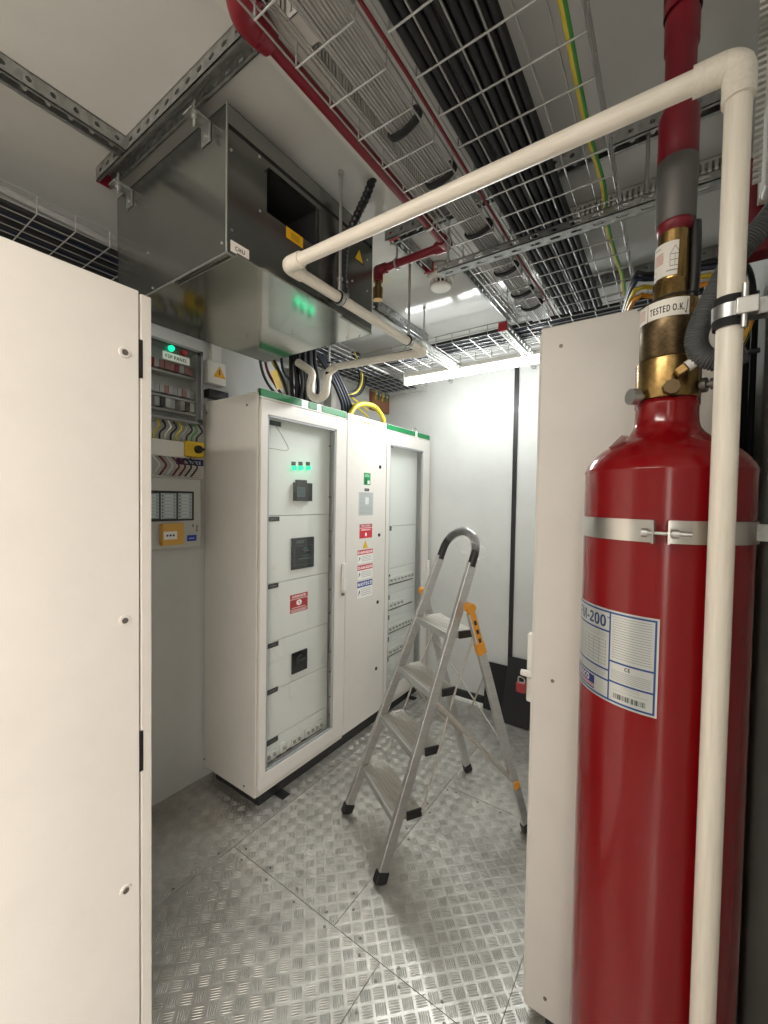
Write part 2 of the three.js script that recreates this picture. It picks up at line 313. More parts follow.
// ------------------------------------------------------------------ fluorescent batten on two short channels
{
  const zc = -2.45, yb = at(470, 371, 'z', zc).y, x0 = at(405, 382, 'z', zc).x, x1 = x0 + 0.96;
  const t = thing('tube_light', 'glowing white tube light hung before the end wall', 'light', V((x0 + x1) / 2, yb, zc));
  part(t, 'housing', box(x0 + 0.01, x1 - 0.01, yb + 0.02, yb + 0.05, zc - 0.022, zc + 0.022, 0.004), M.whitePlastic, 'white metal batten housing');
  part(t, 'diffuser', box(x0 + 0.014, x1 - 0.014, yb - 0.02, yb + 0.02, zc - 0.025, zc + 0.025, 0.012), M.tube, 'glowing white diffuser');
  for (const x of [x0, x1 - 0.014]) part(t, 'end_cap', box(x, x + 0.014, yb - 0.026, yb + 0.05, zc - 0.028, zc + 0.028, 0.005), M.whitePlastic, 'white end cap');
  for (const tilt of [-1, 1]) {
    const l = new THREE.RectAreaLight(TUBE_COLOR, tilt > 0 ? TUBE_POWER : TUBE_POWER * 0.42, 0.93, 0.05);
    l.position.set((x0 + x1) / 2, yb - 0.016, zc + tilt * 0.034); l.lookAt((x0 + x1) / 2, yb - 0.016 - 0.8, zc + tilt * 1.034); l.castShadow = true; l.name = 'tube_glow'; scene.add(l);
  }
  for (const [px, py, w] of [[503, 329, 'beside the twin cabinet'], [419, 346, 'above the glazed switchboard']]) {
    const p = at(px, py, 'y', 2.375);
    const st = thing('steel_channel', (px > 450 ? 'short red-capped channel under the end basket ' : 'short plain channel under the end basket ') + w, 'steel channel', V(p.x, 2.363, p.z - 0.2), STRUTS);
    part(st, 'channel', channel('z', p.z, zc - 0.03, p.x, 2.363), M.zinc);
    if (px > 450) part(st, 'end_cap', box(p.x - 0.021, p.x + 0.021, 2.362, 2.405, p.z, p.z + 0.012, 0.003), M.redCap, 'red plastic end cap');
    part(st, 'drop_bracket', box(p.x - 0.018, p.x + 0.018, yb + 0.045, 2.366, zc - 0.022, zc - 0.018), M.zinc);
    rod('thin threaded rod holding the short channel ' + w, p.x, p.z - 0.05, 2.404, YC, 0.004);
  }
}

{ // the second batten, on the ceiling by the doorway
  const zc = 0.78, yb = YC - 0.085, x0 = -1.35, x1 = -0.13;
  const t = thing('tube_light', 'warm white tube light on the ceiling near the doorway', 'light', V((x0 + x1) / 2, yb - 0.03, zc));
  part(t, 'housing', box(x0 + 0.01, x1 - 0.01, yb + 0.02, YC - 0.001, zc - 0.022, zc + 0.022, 0.004), M.whitePlastic, 'white metal batten housing');
  part(t, 'diffuser', box(x0 + 0.014, x1 - 0.014, yb - 0.02, yb + 0.02, zc - 0.025, zc + 0.025, 0.012), std({ color: lin(0.9, 0.88, 0.84), roughness: 0.4, emissive: ENTRY_COLOR.clone(), emissiveIntensity: 3.5 }), 'glowing warm white diffuser');
  for (const x of [x0, x1 - 0.014]) part(t, 'end_cap', box(x, x + 0.014, yb - 0.026, yb + 0.05, zc - 0.028, zc + 0.028, 0.005), M.whitePlastic, 'white end cap');
  for (const tilt of [-1, 1]) {
    const l = new THREE.RectAreaLight(ENTRY_COLOR, ENTRY_POWER, 1.19, 0.05);
    l.position.set((x0 + x1) / 2, yb - 0.016, zc + tilt * 0.034); l.lookAt((x0 + x1) / 2, yb - 0.016 - 0.8, zc + tilt * 1.034); l.castShadow = true; l.name = 'entry_glow'; scene.add(l);
  }
}

// ------------------------------------------------------------------ switchboard: three cabinets in a row
const FX = -1.633, BX = -2.078, SB0 = 0.068, SB1 = 2.055, BANK = 'cream cabinets joined into one switchboard';
function headerStrip(t, z0, z1, swoosh) {
  const y0 = SB1 - 0.014, y1 = SB1 + 0.022, x0 = FX - 0.02, x1 = FX - 0.002, w = z1 - z0;
  part(t, 'header_rail', box(x0 - 0.01, x1 - 0.002, y0 - 0.008, y1 + 0.003, z0, z1, 0.003), M.whitePlastic, 'white plastic header rail');
  for (const [a, b] of swoosh) part(t, 'header_strip', box(x0, x1 + 0.001, y0, y1, z0 + w * a, z0 + w * b, 0.002), M.green, 'glossy green header strip');
}
function doorFrame(t, z0, z1, y0, y1, gz0, gz1, gy0, gy1) {           // z0 > z1 (z0 nearer), glass opening inside
  const s = new THREE.Shape(); s.moveTo(0, 0); s.lineTo(z0 - z1, 0); s.lineTo(z0 - z1, y1 - y0); s.lineTo(0, y1 - y0); s.closePath();
  const h = new THREE.Path(); h.moveTo(z0 - gz0, gy0 - y0); h.lineTo(z0 - gz0, gy1 - y0); h.lineTo(z0 - gz1, gy1 - y0); h.lineTo(z0 - gz1, gy0 - y0); h.closePath(); s.holes.push(h);
  const g = new THREE.ExtrudeGeometry(s, { depth: 0.018, bevelEnabled: true, bevelThickness: 0.002, bevelSize: 0.002, bevelSegments: 2 });
  g.rotateY(Math.PI / 2); g.translate(FX - 0.02, y0, z0);
  const d = part(t, 'door', metres(g), M.creamDoor, 'cream door frame with a glass pane');
  part(d, 'pane', box(FX - 0.014, FX - 0.011, gy0 - 0.004, gy1 + 0.004, gz1 - 0.004, gz0 + 0.004), M.glass, 'clear glass pane');
  const b = 0.012; const gk = [box(FX - 0.016, FX - 0.0035, gy0, gy1, gz0 - b, gz0), box(FX - 0.016, FX - 0.0035, gy0, gy1, gz1, gz1 + b), box(FX - 0.016, FX - 0.0035, gy1 - b, gy1, gz1, gz0), box(FX - 0.016, FX - 0.0035, gy0, gy0 + b, gz1, gz0)];
  part(d, 'gasket', gk, std({ color: lin(0.36, 0.38, 0.39), roughness: 0.45 }), 'grey glazing gasket');
  return d;
}
const PX = -1.705;                                                    // the inner face plates stand this far back
function facePlates(t, z0, z1, cuts) {                                // cuts: heights from top to bottom
  for (let i = 0; i + 1 < cuts.length; i++) part(t, 'face_plate', box(PX - 0.012, PX, cuts[i + 1] + 0.0015, cuts[i] - 0.0015, z1, z0, 0.002), M.innerPlate, 'pale inner face plate');
}
function tabLabel(t, px, py, w = 11, h = 4.6) { sticker(t, 'label_holder', 'x', PX, px - w / 2, py - h / 2, px + w / 2, py + h / 2, M.tabs ??= canvasMat(64, 24, (x, w_, h_) => { x.fillStyle = '#15171a'; x.fillRect(0, 0, w_, h_); lines(x, 12, 52, 10, 16, 1, '#8c9296', 3); }), 'black label holder', 0.004); }
function breakerRow(t, y, za, zb, n, tall = 0.045, gaps = []) {
  const w = (za - zb) / n;
  for (let i = 0; i < n; i++) {
    if (gaps.includes(i)) continue;
    const z = za - (i + 0.5) * w, o = part(t, 'breaker', box(PX, PX + 0.014, y - tall / 2, y + tall / 2, z - w * 0.46, z + w * 0.46, 0.002), M.whitePlastic, 'white circuit breaker');
    part(o, 'toggle', box(PX + 0.012, PX + 0.024, y - 0.005, y + 0.009, z - w * 0.25, z + w * 0.2, 0.002), M.greyCable, 'grey breaker toggle');
  }
  part(t, 'bus_cover', box(PX, PX + 0.006, y - tall / 2 - 0.012, y - tall / 2 - 0.005, zb, za), M.black, 'black strip under the breakers');
}
const cab = (z0, z1, lab, name) => {
  const t = thing(name, lab, 'electrical cabinet', V((FX + BX) / 2, 0, (z0 + z1) / 2), BANK);
  part(t, 'plinth', box(BX + 0.05, FX - 0.032, 0, SB0, z1, z0 - (z0 > -1.4 ? 0.04 : 0)), M.black, 'black steel plinth');
  return t;
};
const ZA = at(257.5, 600, 'x', FX).z, ZB1 = at(345, 600, 'x', FX).z, ZB2 = at(384.5, 600, 'x', FX).z, ZB3 = -3.0;
{ // glazed cabinet next to the side wall gap
  const t = cab(ZA, ZB1, 'glazed cream cabinet with three green lamps and a black meter', 'glazed_cabinet');
  const fx = FX - 0.024;
  part(t, 'side_panel', box(BX, fx + 0.012, SB0, SB1, ZA - 0.012, ZA, 0.003), M.cream, 'cream outer side panel');
  part(t, 'door_gap_strip', box(fx - 0.01, fx + 0.008, SB0 + 0.02, SB1 - 0.02, ZA - 0.018, ZA - 0.012), M.black, 'black strip for the dark door gap');  // black strip put in for the shade of the gap beside the door
  part(t, 'back_panel', box(BX, BX + 0.003, SB0, SB1, ZB1, ZA - 0.014), M.cream);
  part(t, 'side_panel', box(BX, fx, SB0, SB1, ZB1, ZB1 + 0.004), M.cream);
  part(t, 'roof', box(BX, fx + 0.006, SB1 - 0.003, SB1 + 0.004, ZB1, ZA - 0.001), M.cream, 'cream cabinet roof');
  part(t, 'base_rail', box(BX, fx + 0.012, SB0, SB0 + 0.03, ZB1, ZA - 0.014), M.cream);
  for (const [px, py] of [[206.5, 413], [247, 405], [204.5, 759], [244, 786]]) { const p = at(px, py, 'z', ZA); part(t, 'panel_screw', cyl(V(p.x, p.y, ZA - 0.001), V(p.x, p.y, ZA + 0.003), 0.006, 0.005, 10), M.steelDark, 'dark panel screw'); }
  headerStrip(t, ZA - 0.012, ZB1 + 0.002, [[0, 0.42], [0.50, 0.60], [0.66, 0.99]]);
  const g0 = at(266.5, 590, 'x', FX).z, g1 = at(335, 590, 'x', FX).z, gt = at(302, 421.5, 'x', FX).y, gb = at(298, 752, 'x', FX).y;
  const d = doorFrame(t, ZA - 0.0165, ZB1 + 0.003, SB0 + 0.035, SB1 - 0.027, g0, g1, gb, gt);
  const hz = at(342.5, 577, 'x', FX).z, hy0 = at(342, 591, 'x', FX).y, hy1 = at(342, 563, 'x', FX).y;
  const hd = part(d, 'handle', box(FX, FX + 0.022, hy0, hy1, hz - 0.012, hz + 0.012, 0.006), M.whitePlastic, 'white swing handle');
  part(hd, 'handle_lock', cyl(V(FX, hy0 - 0.02, hz), V(FX + 0.012, hy0 - 0.02, hz), 0.009, 0.009, 12), M.steelDark, 'dark key lock');
  const z0 = g0 + 0.02, z1 = g1 - 0.02, cut = [[302, 418], [302, 515], [300, 578], [298, 633], [298, 679], [297, 724], [297, 752]].map(([x, y]) => at(x, y, 'x', PX).y); cut[0] = SB1 - 0.03; cut[6] = SB0 + 0.07;
  facePlates(t, z0, z1, cut);
  for (const [px, py] of [[275, 423.5], [273.5, 519], [272.5, 586], [272.5, 645], [272, 691], [272, 741]]) tabLabel(t, px, py);
  for (const px of [293.3, 300.3, 307.6]) {
    const p = at(px, 468, 'x', PX), lamp = part(t, 'pilot_lamp', cyl(V(PX, p.y, p.z), V(PX + 0.016, p.y, p.z), 0.0145, 0.012, 16), M.greenLamp, 'lit green pilot lamp');
    part(lamp, 'lamp_tag', box(PX, PX + 0.004, p.y + 0.013, p.y + 0.034, p.z - 0.014, p.z + 0.014), M.black, 'black name tag over the lamp');
    const pl = new THREE.PointLight(lin(0, 1, 0.45), 0.0016, 1.5); pl.position.set(PX + 0.024, p.y, p.z); pl.castShadow = true; pl.name = 'pilot_glow'; scene.add(pl);
  }
  sticker(t, 'power_meter', 'x', PX, 293, 483, 308.5, 501, M.black, 'black digital power meter', 0.03);
  sticker(t, 'meter_hood', 'x', PX, 295.3, 480, 305.5, 484, M.black, 'black hood over the meter', 0.012);
  sticker(t, 'meter_screen', 'x', PX + 0.03, 297, 487, 305, 497, canvasMat(64, 80, (x, w, h) => { x.fillStyle = '#4b5a5e'; x.fillRect(0, 0, w, h); lines(x, 6, 58, 12, 70, 4, '#26343a', 6); }), 'grey meter screen', 0.002);
  sticker(t, 'main_breaker', 'x', PX, 291, 537.5, 312.5, 568, canvasMat(110, 160, (x, w, h) => {
    x.fillStyle = '#1b2024'; x.fillRect(0, 0, w, h); x.strokeStyle = '#59676b'; x.lineWidth = 2; x.strokeRect(10, 40, 90, 100); x.fillStyle = '#2e383c'; x.fillRect(14, 12, 40, 18); lines(x, 20, 60, 14, 30, 3, '#7c8a8e', 2); x.fillStyle = '#323d42'; x.beginPath(); x.arc(64, 80, 26, 0, 7); x.fill(); x.fillStyle = '#10b27a'; x.fillRect(60, 52, 10, 5); x.fillStyle = '#788'; x.fillRect(30, 108, 62, 3);
  }), 'dark grey main breaker', 0.012);
  { const p = at(303, 552, 'x', PX + 0.026); part(t, 'breaker_lever', box(PX + 0.024, PX + 0.05, p.y - 0.012, p.y + 0.012, p.z - 0.04, p.z + 0.02, 0.006), M.black, 'black rotary lever'); }
  sticker(t, 'danger_sticker', 'x', PX, 290, 593.5, 307.5, 611.5, canvasMat(128, 128, (x, w, h) => {
    x.fillStyle = '#b9242c'; x.fillRect(0, 0, w, h); label(x, 'DANGER', 64, 16, 25, '#fff'); x.fillStyle = '#f5f1ec'; x.fillRect(0, 32, w, 4); x.beginPath(); x.arc(64, 62, 20, 0, 7); x.fillStyle = '#fff'; x.fill(); label(x, '1', 64, 63, 30, '#b9242c'); lines(x, 14, 114, 92, 102, 1, '#fff', 5); x.fillStyle = '#fff'; x.fillRect(0, 106, w, 3); lines(x, 10, 118, 113, 125, 2, '#fff', 4);
  }), 'red danger sticker');
  sticker(t, 'isolator', 'x', PX, 291.5, 651, 306, 671, M.black, 'black isolator plate', 0.01);
  { const p = at(299.5, 659, 'x', PX + 0.02); part(t, 'isolator_knob', [cyl(V(PX + 0.02, p.y, p.z), V(PX + 0.034, p.y, p.z), 0.024, 0.022, 18), box(PX + 0.03, PX + 0.055, p.y - 0.006, p.y + 0.006, p.z - 0.03, p.z + 0.02, 0.004)], M.black, 'black rotary isolator knob'); }
  const by = at(297, 738, 'x', PX).y; breakerRow(t, by, z0 - 0.07, z1 + 0.05, 12, 0.05, [2, 4, 7]);
  const wb = at(275, 425, 'x', PX + 0.02), we = at(268, 448, 'x', PX + 0.03); part(t, 'earth_wire', tube([wb, wb.clone().add(V(0.006, -0.06, -0.05)), wb.clone().add(V(0.01, -0.12, -0.08)), we.clone().add(V(0, 0.0, -0.03)), we], 0.0018, 24, 6), M.greyCable, 'thin grey earth wire');
  for (const py of [446, 497, 531, 556, 590, 613, 652, 672, 697, 715]) { const p = at(330.5, py, 'x', PX + 0.01); part(t, 'plate_screw', cyl(V(PX, p.y, p.z), V(PX + 0.008, p.y, p.z), 0.005, 0.005, 8), M.steelDark, 'dark plate screw'); }
  part(t, 'floor_bracket', [box(FX - 0.07, FX + 0.035, 0, 0.006, ZA - 0.19, ZA - 0.14, 0.002), box(FX - 0.036, FX - 0.028, 0, 0.05, ZA - 0.19, ZA - 0.14)], M.black, 'black floor fixing bracket');
}
{ // blank door between the glazed ones
  const t = cab(ZB1, ZB2, 'narrow cream cabinet covered with warning stickers between two glazed ones', 'cable_cabinet');
  part(t, 'body', box(BX, FX - 0.022, SB0, SB1, ZB2 + 0.0015, ZB1 - 0.0015, 0.003), M.cream, 'cream cabinet body');
  const d = part(t, 'door', box(FX - 0.02, FX, SB0 + 0.02, SB1 + 0.02, ZB2 + 0.004, ZB1 - 0.004, 0.003), M.creamDoor, 'plain cream door');
  for (const [px, py] of [[380, 467], [379, 535], [377.5, 602], [376, 668.5]]) { const p = at(px, py, 'x', FX); part(d, 'quarter_turn_lock', [cyl(V(FX - 0.001, p.y, p.z), V(FX + 0.004, p.y, p.z), 0.0125, 0.011, 16)], M.black, 'black quarter-turn lock'); }
  const S = (n, a, b, c, e, w, h, f, lab) => sticker(d, n, 'x', FX, a, b, c, e, canvasMat(w, h, f), lab);
  S('caution_sticker', 362, 420.5, 375.2, 428.5, 160, 80, (x, w, h) => { x.fillStyle = '#efe9dd'; x.fillRect(0, 0, w, h); label(x, 'DANGER', 80, 30, 46, '#cf4420'); lines(x, 10, 150, 60, 72, 1, '#8d857a', 6); }, 'orange lettered danger sticker');
  S('green_sticker', 363.8, 473, 370.4, 485, 64, 96, (x, w, h) => { x.fillStyle = '#1e8e4e'; x.fillRect(0, 0, w, h); x.fillStyle = '#e8efe6'; x.fillRect(36, 60, 20, 28); lines(x, 8, 56, 12, 34, 3, '#bfe3c8', 4); x.fillStyle = '#0f5a30'; x.fillRect(10, 44, 20, 44); }, 'small green sticker');
  S('name_tag', 364.5, 488.5, 369, 491.2, 48, 20, (x, w, h) => { x.fillStyle = '#22262a'; x.fillRect(0, 0, w, h); lines(x, 6, 42, 8, 12, 1, '#bbb', 4); }, 'small black name tag');
  S('document_plate', 358.8, 492.3, 373, 515.4, 120, 190, (x, w, h) => { x.fillStyle = '#b4b9b8'; x.fillRect(0, 0, w, h); lines(x, 8, 112, 8, 184, 17, '#868d8d', 3); x.fillStyle = '#d3d7d6'; x.fillRect(52, 40, 30, 60); }, 'silver rating plate');
  S('red_sticker', 359.5, 524, 372, 538, 128, 140, (x, w, h) => { x.fillStyle = '#c5303c'; x.fillRect(0, 0, w, h); x.fillStyle = '#a9525a'; x.fillRect(0, 0, w, 32); label(x, 'IN CASE', 64, 17, 24, '#f3dada'); x.fillStyle = '#fff'; x.fillRect(0, 36, w, 4); lines(x, 16, 112, 50, 66, 2, '#fff', 5); x.fillStyle = '#fff'; x.beginPath(); x.moveTo(64, 84); x.lineTo(74, 96); x.lineTo(70, 122); x.lineTo(58, 122); x.lineTo(54, 96); x.fill(); }, 'red emergency instruction sticker');
  { const tri = new THREE.Shape(); tri.moveTo(-0.5, 0); tri.lineTo(0.5, 0); tri.lineTo(0, 0.95); tri.closePath(); const g = new THREE.ExtrudeGeometry(tri, { depth: 0.02, bevelEnabled: false }); const c = at(365.2, 548, 'x', FX), top = at(365.2, 540, 'x', FX); const s = (top.y - c.y) / 0.95; g.scale(s, s, s); g.rotateY(Math.PI / 2); g.translate(FX, c.y, c.z); part(d, 'warning_triangle', plain(g), M.yellow, 'yellow warning triangle'); }
  const banner = (y0, y1, word, col) => (x, w, h) => { x.fillStyle = '#efeeea'; x.fillRect(0, 0, w, h); x.fillStyle = col; x.fillRect(0, 0, w, h * 0.36); label(x, word, w / 2, h * 0.19, h * 0.27, '#fff'); lines(x, 40, w - 10, h * 0.48, h * 0.95, 4, '#6f7276', 4); x.fillStyle = '#33373b'; x.beginPath(); x.moveTo(10, h * 0.85); x.lineTo(20, h * 0.5); x.lineTo(30, h * 0.62); x.fill(); };
  S('danger_banner', 357.6, 549.5, 372.4, 562.5, 160, 140, banner(0, 0, 'DANGER', '#c02d38'), 'white sticker with a red danger heading and mark');
  S('danger_banner', 357.5, 564.5, 372.2, 578.5, 160, 140, banner(0, 0, 'DANGER', '#c02d38'), 'white sticker with a red danger heading');
  S('notice_banner', 357.2, 580.5, 372, 597, 160, 160, banner(0, 0, 'NOTICE', '#27408f'), 'white sticker with a blue notice heading');
}
{ // far glazed cabinet
  const t = cab(ZB2, ZB3, 'glazed cream cabinet with rows of breakers beside the step ladder', 'glazed_cabinet');
  const fx = FX - 0.024;
  part(t, 'back_panel', box(BX, BX + 0.003, SB0, SB1, ZB3, ZB2), M.cream);
  part(t, 'side_panel', box(BX, fx + 0.012, SB0, SB1, ZB3, ZB3 + 0.012), M.cream, 'cream end panel');
  part(t, 'side_panel', box(BX, fx, SB0, SB1, ZB2 - 0.004, ZB2), M.cream);
  part(t, 'roof', box(BX, fx + 0.006, SB1 - 0.003, SB1 + 0.004, ZB3, ZB2), M.cream, 'cream cabinet roof');
  part(t, 'base_rail', box(BX, fx + 0.012, SB0, SB0 + 0.03, ZB3, ZB2), M.cream);
  headerStrip(t, ZB2 - 0.004, ZB3 + 0.004, [[0, 0.62], [0.68, 0.99]]);
  const g0 = at(388.5, 560, 'x', FX).z, g1 = at(422, 560, 'x', FX).z, gt = at(405, 447, 'x', FX).y, gb = SB0 + 0.13;
  const d = doorFrame(t, ZB2 - 0.004, ZB3 + 0.003, SB0 + 0.035, SB1 - 0.027, g0, g1, gb, gt);
  { const p = at(427, 560, 'x', FX), q = at(426.5, 600, 'x', FX); const hd = part(d, 'handle', box(FX, FX + 0.022, q.y + 0.06, p.y, p.z - 0.012, p.z + 0.012, 0.006), M.whitePlastic, 'white swing handle'); part(hd, 'handle_lock', cyl(V(FX, q.y + 0.04, p.z), V(FX + 0.012, q.y + 0.04, p.z), 0.009, 0.009, 12), M.steelDark, 'dark key lock'); }
  const z0 = g0 + 0.02, z1 = g1 - 0.02, cut = [450, 525.5, 566, 590, 613, 636, 658, 705].map((y) => at(402, y, 'x', PX).y); cut[0] = SB1 - 0.03; cut[7] = SB0 + 0.08;
  facePlates(t, z0, z1, cut);
  for (const [px, py] of [[391, 445], [389.5, 528.5], [388, 577], [387.5, 598], [387.2, 618], [386.8, 640], [386.3, 660]]) tabLabel(t, px, py, 3.4, 4.5);
  const row = [[577, 8, []], [601, 8, [5, 6, 7]], [623, 9, []], [645, 8, [0, 5]]];
  for (const [py, n, gaps] of row) breakerRow(t, at(402, py, 'x', PX).y, z0 - 0.07, z1 + 0.05, n, 0.05, gaps);
  const eb = at(415.5, 429, 'x', FX - 0.05); const ring = new THREE.TorusGeometry(0.02, 0.006, 8, 20); ring.rotateY(Math.PI / 2 - 0.4); ring.translate(FX - 0.06, SB1 + 0.05, eb.z); part(t, 'lifting_eye', [plain(ring), cyl(V(FX - 0.06, SB1, eb.z), V(FX - 0.06, SB1 + 0.03, eb.z), 0.009, 0.009, 10)], M.zinc, 'steel lifting eye');
  part(t, 'floor_bracket', [box(FX - 0.07, FX + 0.035, 0, 0.006, ZB3 + 0.2, ZB3 + 0.25, 0.002), box(FX - 0.036, FX - 0.028, 0, 0.05, ZB3 + 0.2, ZB3 + 0.25)], M.black, 'black floor fixing bracket');
}

// ------------------------------------------------------------------ tall cream cabinet on the left
{
  const fx = -1.104, top = 2.06, zs = at(139.5, 600, 'x', fx).z, ze = at(152, 600, 'x', fx).z, zn = 0.36;
  const t = thing('tall_cabinet', 'tall cream cabinet with a flush screwed door beside the wall panels', 'electrical cabinet', V(-1.57, 0, -0.1));
  part(t, 'body', box(-2.04, fx - 0.02, 0.05, top - 0.004, ze + 0.001, zn, 0.004), M.cream, 'cream cabinet body');
  part(t, 'plinth', box(-2.02, fx - 0.04, 0, 0.05, ze + 0.02, zn - 0.02), M.black, 'black plinth');
  const d = part(t, 'door', box(fx - 0.019, fx, 0.06, top, zs, zn - 0.004, 0.003), M.creamDoor, 'flush cream door');
  part(t, 'frame_post', box(fx - 0.019, fx - 0.001, 0.06, top - 0.004, ze, zs - 0.004, 0.003), M.cream, 'narrow cream frame post');
  for (const [a, b] of [[340, 378], [731, 771]]) { const y0 = at(141.5, b, 'x', fx).y, y1 = at(141.5, a, 'x', fx).y; part(t, 'hinge', box(fx - 0.012, fx + 0.0008, y0, y1, zs - 0.0085, zs + 0.0005), M.black, 'black hinge'); }
  for (const [px, py] of [[124.5, 352.5], [124.5, 620.5], [125.5, 890]]) { const p = at(px, py, 'x', fx); const l = part(d, 'cam_lock', cyl(V(fx - 0.001, p.y, p.z), V(fx + 0.003, p.y, p.z), 0.0145, 0.0125, 20), M.creamDoor, 'cream ring of the lock'); part(l, 'lock_core', [cyl(V(fx + 0.001, p.y, p.z), V(fx + 0.0045, p.y, p.z), 0.008, 0.007, 14)], M.steelDark, 'dark metal lock core'); }
}
// ------------------------------------------------------------------ twin cabinet on the right
{
  const z = -1.236, x0 = at(530, 700, 'z', z).x, x1 = 0.108, y0 = 0.05, y1 = 2.046;
  const t = thing('cream_cabinet', 'cream cabinet standing behind the red cylinder, its blank side showing', 'electrical cabinet', V((x0 + x1) / 2, 0, -2.1));
  part(t, 'side_panel', box(x0 + 0.004, x1, y0, y1, z - 0.014, z, 0.005), M.creamDoor, 'blank cream side panel');
  part(t, 'body', box(x0 + 0.022, x1 - 0.004, y0 + 0.002, y1 - 0.003, -2.96, z - 0.014), M.cream);
  part(t, 'plinth', box(x0 + 0.06, x1 - 0.04, 0, y0, -2.94, z - 0.03), M.black, 'black plinth');
  const d = part(t, 'door', box(x0 - 0.001, x0 + 0.02, y0 + 0.01, y1 - 0.012, -1.9, z - 0.006, 0.004), M.creamDoor, 'cream door edge');
  part(t, 'door', box(x0 - 0.001, x0 + 0.02, y0 + 0.01, y1 - 0.012, -2.955, -1.906, 0.004), M.creamDoor, 'cream door edge');
  for (const [px, py] of [[561, 346], [552.5, 681], [545, 998.5], [722, 346]]) { const p = at(px, py, 'z', z); part(t, 'panel_screw', [cyl(V(p.x, p.y, z - 0.001), V(p.x, p.y, z + 0.003), 0.0055, 0.0045, 12)], M.steelDark, 'dark panel screw'); }
  const hx = x0 - 0.026, p = at(528.5, 632, 'x', hx), q = at(528, 698, 'x', hx);
  part(d, 'handle', box(hx, x0, q.y, p.y, p.z - 0.014, p.z + 0.014, 0.007), M.whitePlastic, 'white swing handle');
  const k = at(521.5, 672, 'x', x0 - 0.034); const lockAt = V(x0 - 0.034, k.y, k.z);
  part(d, 'latch_knob', cyl(V(x0 - 0.001, lockAt.y, lockAt.z), V(x0 - 0.035, lockAt.y, lockAt.z), 0.011, 0.009, 14), M.whitePlastic, 'pale latch knob');
  const pl = thing('padlock', 'small red padlock hanging from the cabinet handle', 'padlock', V(x0 - 0.034, k.y - 0.075, lockAt.z));
  part(pl, 'body', box(x0 - 0.048, x0 - 0.02, k.y - 0.062, k.y - 0.032, lockAt.z - 0.008, lockAt.z + 0.008, 0.004), M.padlockRed ??= std({ color: lin(0.22, 0.01, 0.014), roughness: 0.45 }), 'red padlock body');
  part(pl, 'shackle', tube([V(x0 - 0.043, k.y - 0.034, lockAt.z), V(x0 - 0.043, k.y - 0.02, lockAt.z), V(x0 - 0.034, k.y - 0.01, lockAt.z + 0.014), V(x0 - 0.025, k.y - 0.02, lockAt.z), V(x0 - 0.025, k.y - 0.034, lockAt.z)], 0.0022, 20, 8), M.zinc, 'steel shackle');
}

